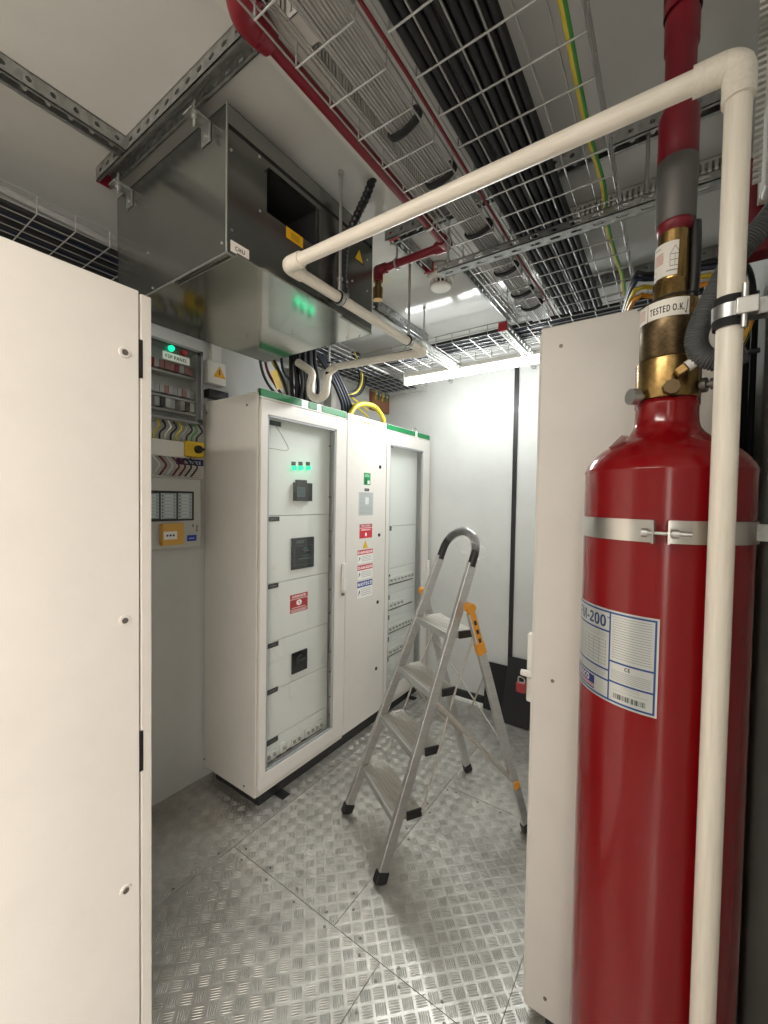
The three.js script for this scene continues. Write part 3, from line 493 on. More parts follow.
// ------------------------------------------------------------------ air unit
const AX = -0.945, AW = -1.548, AN = -0.645, AF = -1.26, AB = 2.17, AT = 2.54;
{
  const t = thing('air_unit', 'boxy galvanised ducted air unit hung from the ceiling channels', 'air conditioner', V((AX + AW) / 2, AB, (AN + AF) / 2));
  const e = 0.002;
  part(t, 'bottom_panel', box(AW, AX, AB, AB + e, AF, AN), M.galvBase, 'shiny galvanised underside');
  part(t, 'end_panel', box(AW, AX, AB, AT, AN - e, AN), M.galvDuct, 'galvanised end panel');
  part(t, 'end_panel', box(AW, AX, AB, AT, AF, AF + e), M.galvDuct, 'galvanised end panel');
  part(t, 'rear_panel', box(AW, AW + e, AB, AT, AF, AN), M.galvDuct);
  part(t, 'top_panel', box(AW, AX, AT - e, AT, AF, AN), M.galvDuct);
  const o = [at(267, 170, 'x', AX), at(315.5, 246, 'x', AX), at(267, 212, 'x', AX)], yt = o[0].y, yb = o[2].y, za = o[0].z, zb = o[1].z, gap = at(228, 125, 'x', AX).y;
  const s = new THREE.Shape(); s.moveTo(0, 0); s.lineTo(AN - AF, 0); s.lineTo(AN - AF, gap - 0.006 - AB); s.lineTo(0, gap - 0.006 - AB); s.closePath();
  const h = new THREE.Path(); h.moveTo(AN - za, yb - AB); h.lineTo(AN - za, yt - AB); h.lineTo(AN - zb, yt - AB); h.lineTo(AN - zb, yb - AB); h.closePath(); s.holes.push(h);
  const g = new THREE.ExtrudeGeometry(s, { depth: e, bevelEnabled: false }); g.rotateY(Math.PI / 2); g.translate(AX - e, AB, AN);
  part(t, 'front_panel', metres(g), M.galvDuct, 'galvanised front panel with an outlet opening');
  part(t, 'top_rail', box(AX - e, AX, gap + 0.006, AT, AF, AN), M.galvDuct);
  part(t, 'gap_gasket', box(AX - 0.012, AX - 0.004, gap - 0.01, gap + 0.01, AF + 0.01, AN - 0.01), M.blackMatte, 'black foam gasket');
  part(t, 'outlet_box', [box(AX - 0.16, AX - 0.155, yb - 0.01, yt + 0.01, zb - 0.01, za + 0.01), box(AX - 0.16, AX - 0.003, yb - 0.012, yb - 0.008, zb - 0.01, za + 0.01), box(AX - 0.16, AX - 0.003, yt + 0.008, yt + 0.012, zb - 0.01, za + 0.01), box(AX - 0.16, AX - 0.003, yb - 0.01, yt + 0.01, za + 0.008, za + 0.012), box(AX - 0.16, AX - 0.003, yb - 0.01, yt + 0.01, zb - 0.012, zb - 0.008)], M.blackMatte, 'black lined outlet');
  const fan = new THREE.TorusGeometry(0.045, 0.006, 8, 28); fan.rotateY(Math.PI / 2); fan.translate(AX - 0.13, (yt + yb) / 2, (za * 0.65 + zb * 0.35));
  part(t, 'fan_ring', plain(fan), M.black, 'black fan inlet ring');
  part(t, 'outlet_flange', [box(AX, AX + 0.012, yt, yt + 0.003, zb - 0.012, za), box(AX, AX + 0.012, yb, yt, zb - 0.006, zb - 0.003), box(AX, AX + 0.002, yb - 0.002, yt, zb - 0.028, zb - 0.006)], M.galvDuct, 'folded steel flange');
  const screwAt = (px, py, ax, v) => { const p = at(px, py, ax, v); const d = ax === 'x' ? V(0.003, 0, 0) : ax === 'z' ? V(0, 0, 0.003) : V(0, -0.003, 0); part(t, 'panel_screw', cyl(p.clone().addScaledVector(d, -0.3), p.clone().add(d), 0.004, 0.003, 8), M.zinc, 'bright panel screw'); };
  for (const q of [[231, 150], [259.5, 157], [260, 211], [232, 230], [347, 282], [367, 291], [352, 281], [367, 260]]) screwAt(...q, 'x', AX);
  for (const q of [[148, 253], [222, 243], [153, 288]]) screwAt(...q, 'z', AN);
  for (const q of [[173.5, 282], [285, 332], [293, 332], [347, 338], [360, 336]]) screwAt(...q, 'y', AB);
  sticker(t, 'name_plate', 'x', AX, 230.5, 245, 249, 256, canvasMat(128, 64, (x, w, h) => { x.fillStyle = '#eee9e2'; x.fillRect(0, 0, w, h); label(x, 'CHU', 64, 33, 34, '#4a3a3a'); }), 'white name plate');
  sticker(t, 'yellow_sticker', 'x', AX, 286, 232, 303, 243, canvasMat(128, 80, (x, w, h) => { x.fillStyle = '#d8a512'; x.fillRect(0, 0, w, h); lines(x, 34, 100, 18, 66, 5, '#6e5510', 4); }), 'yellow instruction sticker');
  { const c = at(359, 262, 'x', AX), tp = at(359, 248, 'x', AX), sz = (tp.y - c.y) / 0.95; const tri = (k, col, d, nm) => { const q = new THREE.Shape(); q.moveTo(-0.55 * k, 0); q.lineTo(0.55 * k, 0); q.lineTo(0, 0.95 * k); q.closePath(); const gg = new THREE.ExtrudeGeometry(q, { depth: d, bevelEnabled: false }); gg.scale(sz, sz, 1); gg.translate(0, (1 - k) * 0.35 * sz, 0); gg.rotateY(Math.PI / 2); gg.translate(AX, c.y, c.z); return part(t, nm, plain(gg), col, nm === 'warning_triangle' ? 'black bordered warning triangle' : 'yellow triangle face'); }; tri(1, M.black, 0.0008, 'warning_triangle'); tri(0.8, M.yellow, 0.0012, 'triangle_face'); }
  const bead = (a, b) => part(t, 'corner_bead', cyl(a, b, 0.0028, 0.0028, 8), M.galv, 'bright folded corner');
  bead(V(AX, AB, AN), V(AX, AT, AN)); bead(V(AX, AB, AN), V(AX, AB, AF)); bead(V(AX, AB, AN), V(AW, AB, AN));
  const pa = at(174, 286, 'y', AB), pb = at(285, 332, 'y', AB), pc = at(352, 319, 'y', AB);
  part(t, 'drain_pan', box(pb.x, pc.x, AB - 0.006, AB, pb.z, pa.z, 0.002), M.galvBase, 'shallow steel drain pan');
  // hanging brackets under the crossing channel
  for (const [px, py] of [[207, 112], [130, 200]]) {
    const p = at(px, py, 'z', AN);
    const b = thing('hanging_bracket', px > 150 ? 'folded steel bracket at the outlet corner of the air unit' : 'folded steel bracket at the wall end of the air unit', 'bracket', V(p.x, 2.48, AN + 0.03), 'brackets carrying the air unit');
    part(b, 'plate', [box(p.x - 0.02, p.x + 0.02, 2.522, 2.527, AN, AN + 0.055, 0.002), box(p.x - 0.02, p.x + 0.02, 2.475, 2.527, AN + 0.0005, AN + 0.005, 0.002)], M.galv, 'folded steel plate');
    part(b, 'bolt', [cyl(V(p.x, 2.495, AN + 0.035), V(p.x, YS + 0.004, AN + 0.035), 0.004, 0.004, 10), cyl(V(p.x, 2.513, AN + 0.035), V(p.x, 2.522, AN + 0.035), 0.008, 0.008, 6), cyl(V(p.x + 0.008, 2.49, AN + 0.004), V(p.x + 0.008, 2.49, AN + 0.012), 0.006, 0.006, 6)], M.zinc, 'zinc hanging bolt');
  }
}

// ------------------------------------------------------------------ white drain pipe
const PY = 2.2, PR = 0.0165;
{
  const e0 = at(740, 62, 'y', PY), zx = e0.z, xv = e0.x, e1 = at(291, 267, 'y', PY), e2 = at(424, 351, 'y', PY), xb = (e1.x + e2.x) / 2, zt = e2.z;
  const A = V(xv, 0.25, zx), Bc = V(xv, PY, zx), C = V(xb, PY, zx), D = V(xb, PY - 0.004, zt);
  const E = at(335, 367, 'z', zt), trap = [[333, 367.5], [328.5, 373], [326.5, 384], [325, 394], [318, 398.5], [311.5, 395], [310.5, 385], [312, 375], [309, 370], [298, 362.5]].map(([x, y]) => at(x, y, 'z', zt));
  const t = thing('drain_pipe', 'white plastic drain pipe rising before the cylinder and crossing to a trap', 'pipe', V(xv, 0.25, zx));
  part(t, 'pipe_run', cyl(A, Bc, PR, PR, 28), M.pvc, 'upright white pipe');
  part(t, 'pipe_run', cyl(Bc, C, PR, PR, 28), M.pvc, 'white pipe crossing the room');
  part(t, 'pipe_run', cyl(C, D, PR, PR, 28), M.pvc, 'white pipe along the air unit');
  part(t, 'pipe_run', cyl(D, E, PR, PR, 28), M.pvc, 'white pipe sloping to the trap');
  part(t, 'trap', tube([E, ...trap.slice(1)], 0.021, 80, 18), M.pvc, 'white S-shaped trap');
  const elbow = (c, a, b, L = 0.055, r = PR * 1.25) => {
    const p = c.clone().addScaledVector(a, L), q = c.clone().addScaledVector(b, L), k = 0.4;
    const curve = new THREE.CurvePath(); curve.add(new THREE.LineCurve3(p, c.clone().addScaledVector(a, L * k))); curve.add(new THREE.QuadraticBezierCurve3(c.clone().addScaledVector(a, L * k), c, c.clone().addScaledVector(b, L * k))); curve.add(new THREE.LineCurve3(c.clone().addScaledVector(b, L * k), q));
    const g = [plain(new THREE.TubeGeometry(curve, 40, r, 28)), cyl(p, p.clone().addScaledVector(a, 0.0005), r, r, 28), cyl(q, q.clone().addScaledVector(b, 0.0005), r, r, 28)];
    return part(t, 'elbow', g, M.pvc, 'white pipe elbow');
  };
  elbow(Bc, V(0, -1, 0), V(-1, 0, 0)); elbow(C, V(1, 0, 0), V(0, 0, -1)); elbow(D, V(0, 0, 1), E.clone().sub(D).normalize());
  // clamps
  const clampRing = (p, axis, r) => { const g = new THREE.CylinderGeometry(r, r, 0.022, 24, 1, false); if (axis === 'x') g.rotateZ(Math.PI / 2); if (axis === 'z') g.rotateX(Math.PI / 2); g.translate(p.x, p.y, p.z); return plain(g); };
  const ay = at(730, 314, 'z', zx).y, c1 = thing('pipe_clamp', 'rubber-lined pipe clamp on a bar holding the upright white pipe', 'clamp', V(xv, ay - 0.02, zx), 'pipe clamps');
  { const g = new THREE.CylinderGeometry(PR + 0.0045, PR + 0.0045, 0.044, 28); g.translate(xv, ay, zx); part(c1, 'rubber_lining', plain(g), M.blackMatte, 'black rubber lining');
    const h = new THREE.CylinderGeometry(PR + 0.006, PR + 0.006, 0.02, 28); h.translate(xv, ay, zx); part(c1, 'band', plain(h), M.galv, 'bright steel band');
    part(c1, 'ear', [box(xv + 0.004, xv + 0.03, ay - 0.012, ay + 0.012, zx + 0.012, zx + 0.028, 0.002), cyl(V(xv + 0.014, ay - 0.03, zx + 0.022), V(xv + 0.014, ay + 0.032, zx + 0.022), 0.004, 0.004, 10)], M.zinc, 'steel clamp ear and bolt');
    part(c1, 'support_bar', box(xv + 0.018, XR, ay - 0.012, ay + 0.012, zx - 0.012, zx + 0.014, 0.002), M.galv, 'square steel support bar'); }
  for (const [px, py, w] of [[340, 298, 'beside the air unit'], [408, 341, 'next to the far elbow']]) {
    const p = at(px, py, 'y', PY); const c = thing('pipe_clamp', 'black lined clamp hanging the white pipe ' + w, 'clamp', V(xb, PY - 0.02, p.z), 'pipe clamps');
    part(c, 'rubber_lining', clampRing(V(xb, PY, p.z), 'z', PR + 0.004), M.blackMatte, 'black rubber lining');
    part(c, 'band', [plain(new THREE.CylinderGeometry(PR + 0.006, PR + 0.006, 0.012, 24).rotateX(Math.PI / 2).translate(xb, PY, p.z)), cyl(V(xb, PY + PR, p.z), V(xb, PY + 0.05, p.z), 0.007, 0.007, 8), cyl(V(xb + PR, PY, p.z), V(xb + PR + 0.02, PY, p.z), 0.006, 0.006, 8)], M.zinc, 'steel band with bolt');
    rod('long threaded rod dropping to the white pipe ' + w, xb, p.z, PY + 0.045, YC);
  }
  const p = at(329, 374, 'z', zt); const c3 = thing('pipe_clamp', 'black lined clamp on the white trap over the switchboard', 'clamp', V(p.x, p.y - 0.02, zt), 'pipe clamps');
  part(c3, 'band', [plain(new THREE.CylinderGeometry(PR + 0.005, PR + 0.005, 0.012, 20).rotateZ(0.5).translate(p.x, p.y, zt)), cyl(V(p.x, p.y + PR, zt), V(p.x, p.y + 0.06, zt), 0.009, 0.009, 8)], M.blackMatte, 'black rubber lined band');
  rod('threaded rod dropping to the trap over the switchboard', p.x, zt, p.y + 0.03, YC);
  rod('threaded rod at the free end of the hung channel', -0.685, ZM, 2.39, YC);
  rod('threaded rod beside the red discharge pipe holding the hung channel', at(648, 150, 'z', ZM).x, ZM, 2.39, YC);
}

// ------------------------------------------------------------------ red cylinder
const CX = -0.0145, CZ = -0.952, CR = 0.1345;
{
  const hAt = (y) => at(671, y, 'z', CZ).y, t = thing('gas_cylinder', 'tall red gas cylinder with a brass valve and silver label', 'gas cylinder', V(CX, 0, CZ));
  const nt = hAt(402), prof = [[0.02, 0.0], [0.1, 0.002], [0.122, 0.012], [0.131, 0.035], [CR, 0.06], [CR, hAt(475)], [CR + 0.0012, hAt(473.5)], [CR + 0.0012, hAt(472)], [CR - 0.0005, hAt(470.5)]];
  for (const [r_, y_] of [[0.131, 466], [0.1245, 461], [0.115, 455], [0.103, 449.5], [0.09, 445], [0.078, 441.5], [0.068, 438], [0.060, 434], [0.054, 429], [0.0515, 424], [0.0505, 416], [0.0505, 408], [0.052, 407], [0.052, 402]]) prof.push([r_, hAt(y_)]);
  prof.push([0.02, nt]); const nk = hAt(434);
  part(t, 'vessel', lathe(prof, CX, CZ, 64), M.red, 'glossy red steel vessel');
  const b1 = hAt(361), b2 = hAt(324), b3 = hAt(306), b4 = hAt(300), b5 = hAt(232);
  part(t, 'valve_block', lathe([[0.01, nt], [0.049, nt], [0.052, nt + 0.004], [0.052, b1 - 0.004], [0.049, b1], [0.01, b1]], CX, CZ, 12), M.brass, 'faceted brass valve block');
  part(t, 'valve_body', lathe([[0.01, b1], [0.047, b1], [0.047, b2], [0.045, b2 + 0.004], [0.03, b2 + 0.006]], CX, CZ, 40), M.brassDark, 'dull brass valve body');
  part(t, 'valve_cap', lathe([[0.02, b2], [0.0445, b2], [0.0445, b3], [0.034, b3 + 0.006], [0.0285, b3 + 0.012], [0.0285, b4 + 0.03], [0.02, b4 + 0.03]], CX, CZ, 40), M.brass, 'brass valve cap');
  part(t, 'outlet_neck', lathe([[0.015, b4], [0.0255, b4], [0.025, b5], [0.0275, b5 + 0.004], [0.0275, b5 + 0.03], [0.015, b5 + 0.03]], CX + 0.003, CZ, 32), M.brass, 'brass outlet neck');
  // curved labels
  const curved = (name, r, y0, y1, a0, a1, w, h, draw, lab, opts) => {            // angles from +z toward +x
    const g = new THREE.CylinderGeometry(r, r, y1 - y0, 40, 1, true, a0, a1 - a0); g.translate(CX, (y0 + y1) / 2, CZ); return part(t, name, plain(g), canvasMat(w, h, draw, { side: THREE.DoubleSide, ...opts }), lab);
  };
  const ly1 = at(650, 618, 'z', CZ + CR).y, ly0 = at(650, 717, 'z', CZ + CR).y, D = Math.PI / 180;
  curved('silver_label', CR + 0.0008, ly0, ly1, -86 * D, 1.5 * D, 640, 480, (x, w, h) => {
    x.fillStyle = '#c9ccca'; x.fillRect(0, 0, w, h); x.strokeStyle = '#2a4a86'; x.lineWidth = 9; x.strokeRect(14, 14, w - 28, h - 28);
    const L = (a, b, c, d) => { x.beginPath(); x.moveTo(a, b); x.lineTo(c, d); x.stroke(); };
    L(400, 14, 400, h - 14); L(14, 116, 400, 116); L(14, 318, 400, 318); L(14, 372, 400, 372); L(400, 262, w - 14, 262); L(400, 366, w - 14, 366);
    label(x, 'FM-200', 232, 68, 84, '#27406f'); label(x, 'TM', 388, 44, 12, '#27406f');
    lines(x, 40, 380, 132, 160, 3, '#666'); x.strokeStyle = '#7c8388'; x.lineWidth = 2; for (let i = 0; i < 8; i++) { L(60, 170 + i * 18, 380, 170 + i * 18); L(60 + i * 45, 170, 60 + i * 45, 300); }
    lines(x, 40, 380, 330, 362, 3, '#888', 2);
    x.fillStyle = '#2b2f7a'; x.fillRect(50, 384, 250, 46); label(x, 'NSOCO', 175, 408, 46, '#f0ecec'); x.fillStyle = '#c94a5c'; x.fillRect(50, 434, 250, 6); x.fillStyle = '#2b2f7a'; x.fillRect(50, 446, 250, 8);
    lines(x, 416, 610, 30, 250, 17, '#555d62', 2); label(x, 'CE', 500, 284, 26, '#333'); lines(x, 416, 610, 304, 358, 6, '#777d80', 2); lines(x, 470, 560, 378, 396, 2, '#555'); lines(x, 430, 600, 402, 412, 1, '#555');
    x.fillStyle = '#44484a'; for (let p = 430; p < 590; p += 2 + rnd() * 5) x.fillRect(p, 420, 1 + rnd() * 3, 26);
  }, 'silver printed label with a dark blue border', { roughness: 0.3, metalness: 0.55 });
  curved('tested_tag', 0.0475, hAt(325), hAt(308), -100 * D, 38 * D, 512, 84, (x, w, h) => { x.fillStyle = '#e9e5dc'; x.fillRect(0, 0, w, h); x.fillStyle = '#b65c4e'; x.font = 'bold 22px sans-serif'; lines(x, 40, 180, 18, 70, 4, '#c0705f', 6); x.fillStyle = '#2a2a2a'; x.fillRect(206, 0, 4, h); label(x, 'TESTED O.K.', 352, 46, 44, '#2a2623'); x.strokeStyle = '#2a2623'; x.lineWidth = 5; x.beginPath(); x.moveTo(478, 66); x.lineTo(488, 76); x.lineTo(500, 12); x.stroke(); }, 'white tag reading tested');
  curved('valve_label', 0.0262, hAt(281), hAt(248), -88 * D, 55 * D, 256, 128, (x, w, h) => { x.fillStyle = '#e6e2da'; x.fillRect(0, 0, w, h); lines(x, 30, 110, 36, 80, 5, '#b0483c', 4); lines(x, 30, 90, 14, 22, 1, '#555', 3); x.strokeStyle = '#556'; x.lineWidth = 2; x.strokeRect(150, 50, 60, 44); x.beginPath(); x.moveTo(150, 50); x.lineTo(180, 20); x.lineTo(210, 50); x.stroke(); x.beginPath(); x.moveTo(180, 50); x.lineTo(180, 94); x.moveTo(150, 72); x.lineTo(210, 72); x.stroke(); x.strokeRect(26, 94, 22, 22); lines(x, 130, 220, 108, 116, 1, '#555', 4); }, 'white diagram label');
  // shoulder sticker
  const ss = at(620, 446, 'z', CZ + 0.06); part(t, 'shoulder_sticker', (() => { const g = new THREE.BoxGeometry(0.035, 0.001, 0.022); g.rotateZ(0.62); g.rotateY(-0.62); g.translate(CX - 0.072, hAt(444.5) + 0.003, CZ + 0.058); return plain(g); })(), M.whitePlastic, 'small white sticker on the shoulder');
  // plugs and fittings round the valve block
  const around = (px, py, r) => { const d = at(px, py, 'z', CZ + 0.05); const a = Math.max(-1, Math.min(1, (d.x - CX) / 0.056)); const th = Math.asin(a); return { p: V(CX + Math.sin(th) * 0.05, hAt(py), CZ + Math.cos(th) * 0.05), n: V(Math.sin(th), 0, Math.cos(th)) }; };
  { const q = around(671, 394); part(t, 'hex_plug', cyl(q.p, q.p.clone().addScaledVector(q.n, 0.014), 0.014, 0.013, 8), M.brassDark, 'brown hexagonal plug'); }
  { const n = V(-0.75, 0, 0.66), p = V(CX, hAt(398), CZ).addScaledVector(n, 0.045); part(t, 'gauge', [cyl(p, p.clone().addScaledVector(n, 0.026), 0.006, 0.006, 10), cyl(p.clone().addScaledVector(n, 0.016), p.clone().addScaledVector(n, 0.03), 0.0155, 0.0145, 22)], M.zinc, 'round steel pressure plug'); }
  { const n = V(0.95, 0, 0.3), p = V(CX, hAt(391), CZ).addScaledVector(n, 0.05); part(t, 'side_fitting', [cyl(p, p.clone().addScaledVector(n, 0.035), 0.006, 0.006, 12), cyl(p.clone().addScaledVector(n, 0.004), p.clone().addScaledVector(n, 0.012), 0.013, 0.013, 8), cyl(p.clone().addScaledVector(n, 0.018), p.clone().addScaledVector(n, 0.03), 0.01, 0.009, 16)], M.steelDark, 'dark side fitting'); }
  { const q = at(676, 374, 'z', CZ + 0.062), r = at(694, 362, 'z', CZ + 0.062); const k = q.clone().lerp(r, 0.62); part(t, 'solenoid_plug', [bar(q, k, 0.018, 0.016, V(0, 0, 1))], M.brass, 'square brass connector'); part(t, 'solenoid_sleeve', cyl(k, r, 0.0095, 0.009, 14), M.whitePlastic, 'white sleeve of the connector'); }
  part(t, 'pilot_tube', tube([V(CX + 0.034, b4 - 0.005, CZ + 0.004), V(CX + 0.036, b4 + 0.04, CZ + 0.004), V(CX + 0.036, b5 - 0.03, CZ + 0.004), V(CX + 0.035, b5 + 0.004, CZ + 0.002)], 0.0085, 24, 12), M.black, 'black tube beside the outlet neck');
  part(t, 'seal_wire', [tube([V(CX - 0.05, b3 - 0.004, CZ + 0.02), V(CX, b3 + 0.002, CZ + 0.05), V(CX + 0.05, b3 + 0.004, CZ + 0.02), V(CX + 0.055, b3 - 0.02, CZ + 0.03)], 0.0015, 24, 6)], M.black, 'thin black seal wire');
  // strap
  const sy0 = at(671, 543.5, 'z', CZ + CR).y, sy1 = at(671, 520.5, 'z', CZ + CR).y, sr = CR + 0.0015, st = thing('cylinder_strap', 'stainless strap clamped round the red cylinder with a bolt', 'strap', V(CX, sy0, CZ));
  const arc = (a0, a1, y0, y1) => { const g1 = new THREE.CylinderGeometry(sr + 0.0025, sr + 0.0025, y1 - y0, 60, 1, true, a0, a1 - a0), g2 = new THREE.CylinderGeometry(sr, sr, y1 - y0, 60, 1, true, a0, a1 - a0), e = [g1, g2]; for (const y of [y0, y1]) { const r = new THREE.RingGeometry(sr, sr + 0.0025, 60, 1, a0 - Math.PI / 2, a1 - a0); r.rotateX(-Math.PI / 2); r.translate(0, y - (y0 + y1) / 2, 0); e.push(r); } return e.map((g) => plain(g.translate(CX, (y0 + y1) / 2, CZ))); };
  const dstrap = (m) => m; M.strap = std({ color: lin(0.62, 0.60, 0.56), metalness: 1, roughness: 0.28, side: THREE.DoubleSide });
  const ang = (px) => Math.asin(Math.max(-1, Math.min(1, (px - 669) / 88))) + 0.13, aL = ang(652), aR = ang(664);
  part(st, 'band', arc(-Math.PI * 0.75, aL, sy0, sy1), M.strap, 'left half of the steel band'); part(st, 'band', arc(aR, Math.PI * 0.6, sy0, sy1), M.strap, 'right half of the steel band');
  for (const a of [aL, aR]) part(st, 'ear', (() => { const g = new THREE.BoxGeometry(0.003, sy1 - sy0, 0.026); g.translate(0, 0, sr + 0.012); g.rotateY(a); g.translate(CX, (sy0 + sy1) / 2, CZ); return plain(g); })(), M.stainless, 'folded ear of the band');
  const ba = V(CX + Math.sin(aL) * (sr + 0.015) - 0.016, (sy0 + sy1) / 2 - 0.002, CZ + Math.cos(aL) * (sr + 0.015)), bb = V(CX + Math.sin(aR) * (sr + 0.015) + 0.03, ba.y, CZ + Math.cos(aR) * (sr + 0.015));
  part(st, 'bolt', [cyl(ba, bb, 0.0035, 0.0035, 10), cyl(ba, ba.clone().add(V(0.008, 0, 0)), 0.008, 0.008, 6), cyl(bb.clone().add(V(-0.026, 0, 0)), bb.clone().add(V(-0.016, 0, 0)), 0.008, 0.008, 6)], M.zinc, 'zinc tensioning bolt');
  part(st, 'wall_arm', box(CX + CR - 0.02, XR, sy0 + 0.006, sy1 - 0.004, CZ + 0.045, CZ + 0.049), M.galv, 'flat steel arm reaching the wall');
}
// ------------------------------------------------------------------ discharge pipe above the valve
{
  const hAt = (y) => at(678, y, 'z', CZ).y, t = thing('discharge_pipe', 'red discharge pipe rising from the valve through a grey coupling', 'pipe', V(CX, hAt(232), CZ));
  const top = 2.5, x = CX + 0.004;
  part(t, 'coupling', lathe([[0.02, hAt(224)], [0.0315, hAt(224)], [0.0325, hAt(180)], [0.0325, hAt(163)], [0.02, hAt(163)]], x, CZ, 32), std({ color: lin(0.12, 0.115, 0.11), roughness: 0.45, metalness: 0.3 }), 'dark grey pipe coupling');
  part(t, 'sealant', lathe([[0.015, hAt(234)], [0.027, hAt(234)], [0.030, hAt(226)], [0.027, hAt(221)]], x, CZ, 24), M.redPipe, 'dark red thread sealant');
  part(t, 'pipe_run', [lathe([[0.02, hAt(165)], [0.0322, hAt(165)], [0.0318, hAt(118)], [0.025, hAt(108)], [0.0245, hAt(100)], [0.0245, hAt(52)], [0.0275, hAt(50)], [0.0275, hAt(20)]], x, CZ, 32), cyl(V(x, hAt(30), CZ), V(x, top - 0.03, CZ), 0.0245, 0.0245, 28)], M.redPipe, 'red painted pipe');
  part(t, 'elbow', tube([V(x, top - 0.05, CZ), V(x, top - 0.02, CZ), V(x, top, CZ + 0.02), V(x, top, CZ + 0.05)], 0.03, 24, 20), M.redPipe, 'red elbow under the ceiling');
  const zr = -0.505, xr = -0.716;
  part(t, 'pipe_run', [cyl(V(x, top, CZ + 0.04), V(x, top, zr - 0.03), 0.0245, 0.0245, 20), cyl(V(x - 0.03, top, zr), V(xr + 0.03, top, zr), 0.0245, 0.0245, 20), tube([V(x, top, zr - 0.05), V(x, top, zr - 0.02), V(x - 0.02, top, zr), V(x - 0.05, top, zr)], 0.03, 20, 16)], M.redPipe, 'red pipe run under the ceiling');
  const e = at(249, 42, 'y', top), far = at(450, 244, 'y', top), nz = at(380, 272, 'y', top), rx = -0.716;
  const u = thing('nozzle_pipe', 'thin red pipe along the ceiling ending in a brass nozzle', 'pipe', V(rx, 2.36, far.z));
  part(u, 'elbow', [tube([V(rx + 0.06, top, zr), V(rx + 0.025, top, zr), V(rx, top, zr - 0.025), V(rx, top, zr - 0.06)], 0.031, 28, 22), cyl(V(rx, top, zr - 0.05), V(rx, top, zr - 0.085), 0.032, 0.026, 22)], M.redPipe, 'stout red reducing elbow');
  part(u, 'pipe_run', cyl(V(rx, top, zr - 0.08), V(rx, top, far.z), 0.0165, 0.0165, 22), M.redPipe, 'long thin red pipe');
  part(u, 'elbow', [sphere(V(rx, top, far.z), 0.022, 16), cyl(V(rx, top, far.z), V(rx, top, far.z + 0.045), 0.0215, 0.0215, 20), cyl(V(rx, top, far.z), V(rx - 0.045, top, far.z), 0.0215, 0.0215, 20)], M.redPipe, 'red elbow');
  part(u, 'branch', cyl(V(rx, top, far.z), V(nz.x, top, far.z), 0.0155, 0.0155, 20), M.redPipe, 'red nozzle branch');
  part(u, 'elbow', [sphere(V(nz.x, top, far.z), 0.021, 16), cyl(V(nz.x, top, far.z), V(nz.x + 0.04, top, far.z), 0.0205, 0.0205, 20), cyl(V(nz.x, top, far.z), V(nz.x, top - 0.045, far.z), 0.0205, 0.0205, 20)], M.redPipe, 'red elbow');
  part(u, 'nozzle', [cyl(V(nz.x, top - 0.12, far.z), V(nz.x, top - 0.072, far.z), 0.02, 0.022, 8), cyl(V(nz.x, top - 0.075, far.z), V(nz.x, top - 0.04, far.z), 0.014, 0.014, 16)], M.brass, 'hexagonal brass nozzle');
  const cl = at(398, 265, 'y', top); const c = thing('pipe_clamp', 'bright split clamp hanging the red nozzle branch', 'clamp', V(cl.x, top - 0.02, far.z), 'pipe clamps');
  part(c, 'band', [plain(new THREE.TorusGeometry(0.0185, 0.004, 8, 24).rotateY(Math.PI / 2).translate(cl.x, top, far.z)), cyl(V(cl.x, top + 0.016, far.z), V(cl.x, YS + 0.004, far.z), 0.004, 0.004, 8)], M.zinc, 'steel band and stem');
  const c2 = at(427, 225, 'y', top), cc = thing('pipe_clamp', 'bright split clamp on the long red pipe near its bend', 'clamp', V(rx, top - 0.02, c2.z), 'pipe clamps');
  part(cc, 'band', [plain(new THREE.TorusGeometry(0.0195, 0.004, 8, 24).translate(rx, top, c2.z)), cyl(V(rx + 0.02, top, c2.z), V(rx + 0.06, top, c2.z), 0.005, 0.005, 8), cyl(V(rx, top + 0.016, c2.z), V(rx, YC, c2.z), 0.004, 0.004, 8)], M.zinc, 'steel band and stem');
}
// smoke detector
{
  const p = at(441, 271, 'y', YC - 0.01), t = thing('smoke_detector', 'round white smoke detector under the ceiling', 'smoke detector', V(p.x, 2.51, p.z)), R = 0.069;
  part(t, 'mounting_base', lathe([[0.001, YC - 0.001], [R, YC - 0.001], [R, YC - 0.022], [R - 0.006, YC - 0.026], [0.001, YC - 0.026]], p.x, p.z, 40), M.whitePlastic, 'white mounting base');
  const hd = part(t, 'head', [lathe([[0.001, YC - 0.026], [R - 0.008, YC - 0.026], [R - 0.01, YC - 0.045], [R - 0.018, YC - 0.058], [0.001, YC - 0.058]], p.x, p.z, 40), lathe([[0.001, YC - 0.078], [R - 0.02, YC - 0.078], [R - 0.022, YC - 0.084], [R - 0.028, YC - 0.09], [0.001, YC - 0.09]], p.x, p.z, 40)], M.whitePlastic, 'white sensing head');
  part(hd, 'insect_screen', lathe([[R - 0.034, YC - 0.079], [R - 0.034, YC - 0.057]], p.x, p.z, 32), std({ color: lin(0.03, 0.03, 0.03), roughness: 0.8, side: THREE.DoubleSide }), 'black mesh insect screen');
  for (let k = 0; k < 14; k++) { const a = k / 14 * Math.PI * 2, g = new THREE.BoxGeometry(0.006, 0.022, 0.012); g.translate(0, 0, R - 0.026); g.rotateY(a); g.translate(p.x, YC - 0.068, p.z); part(hd, 'vent_post', plain(g), M.whitePlastic, 'white post between two vents'); }
}

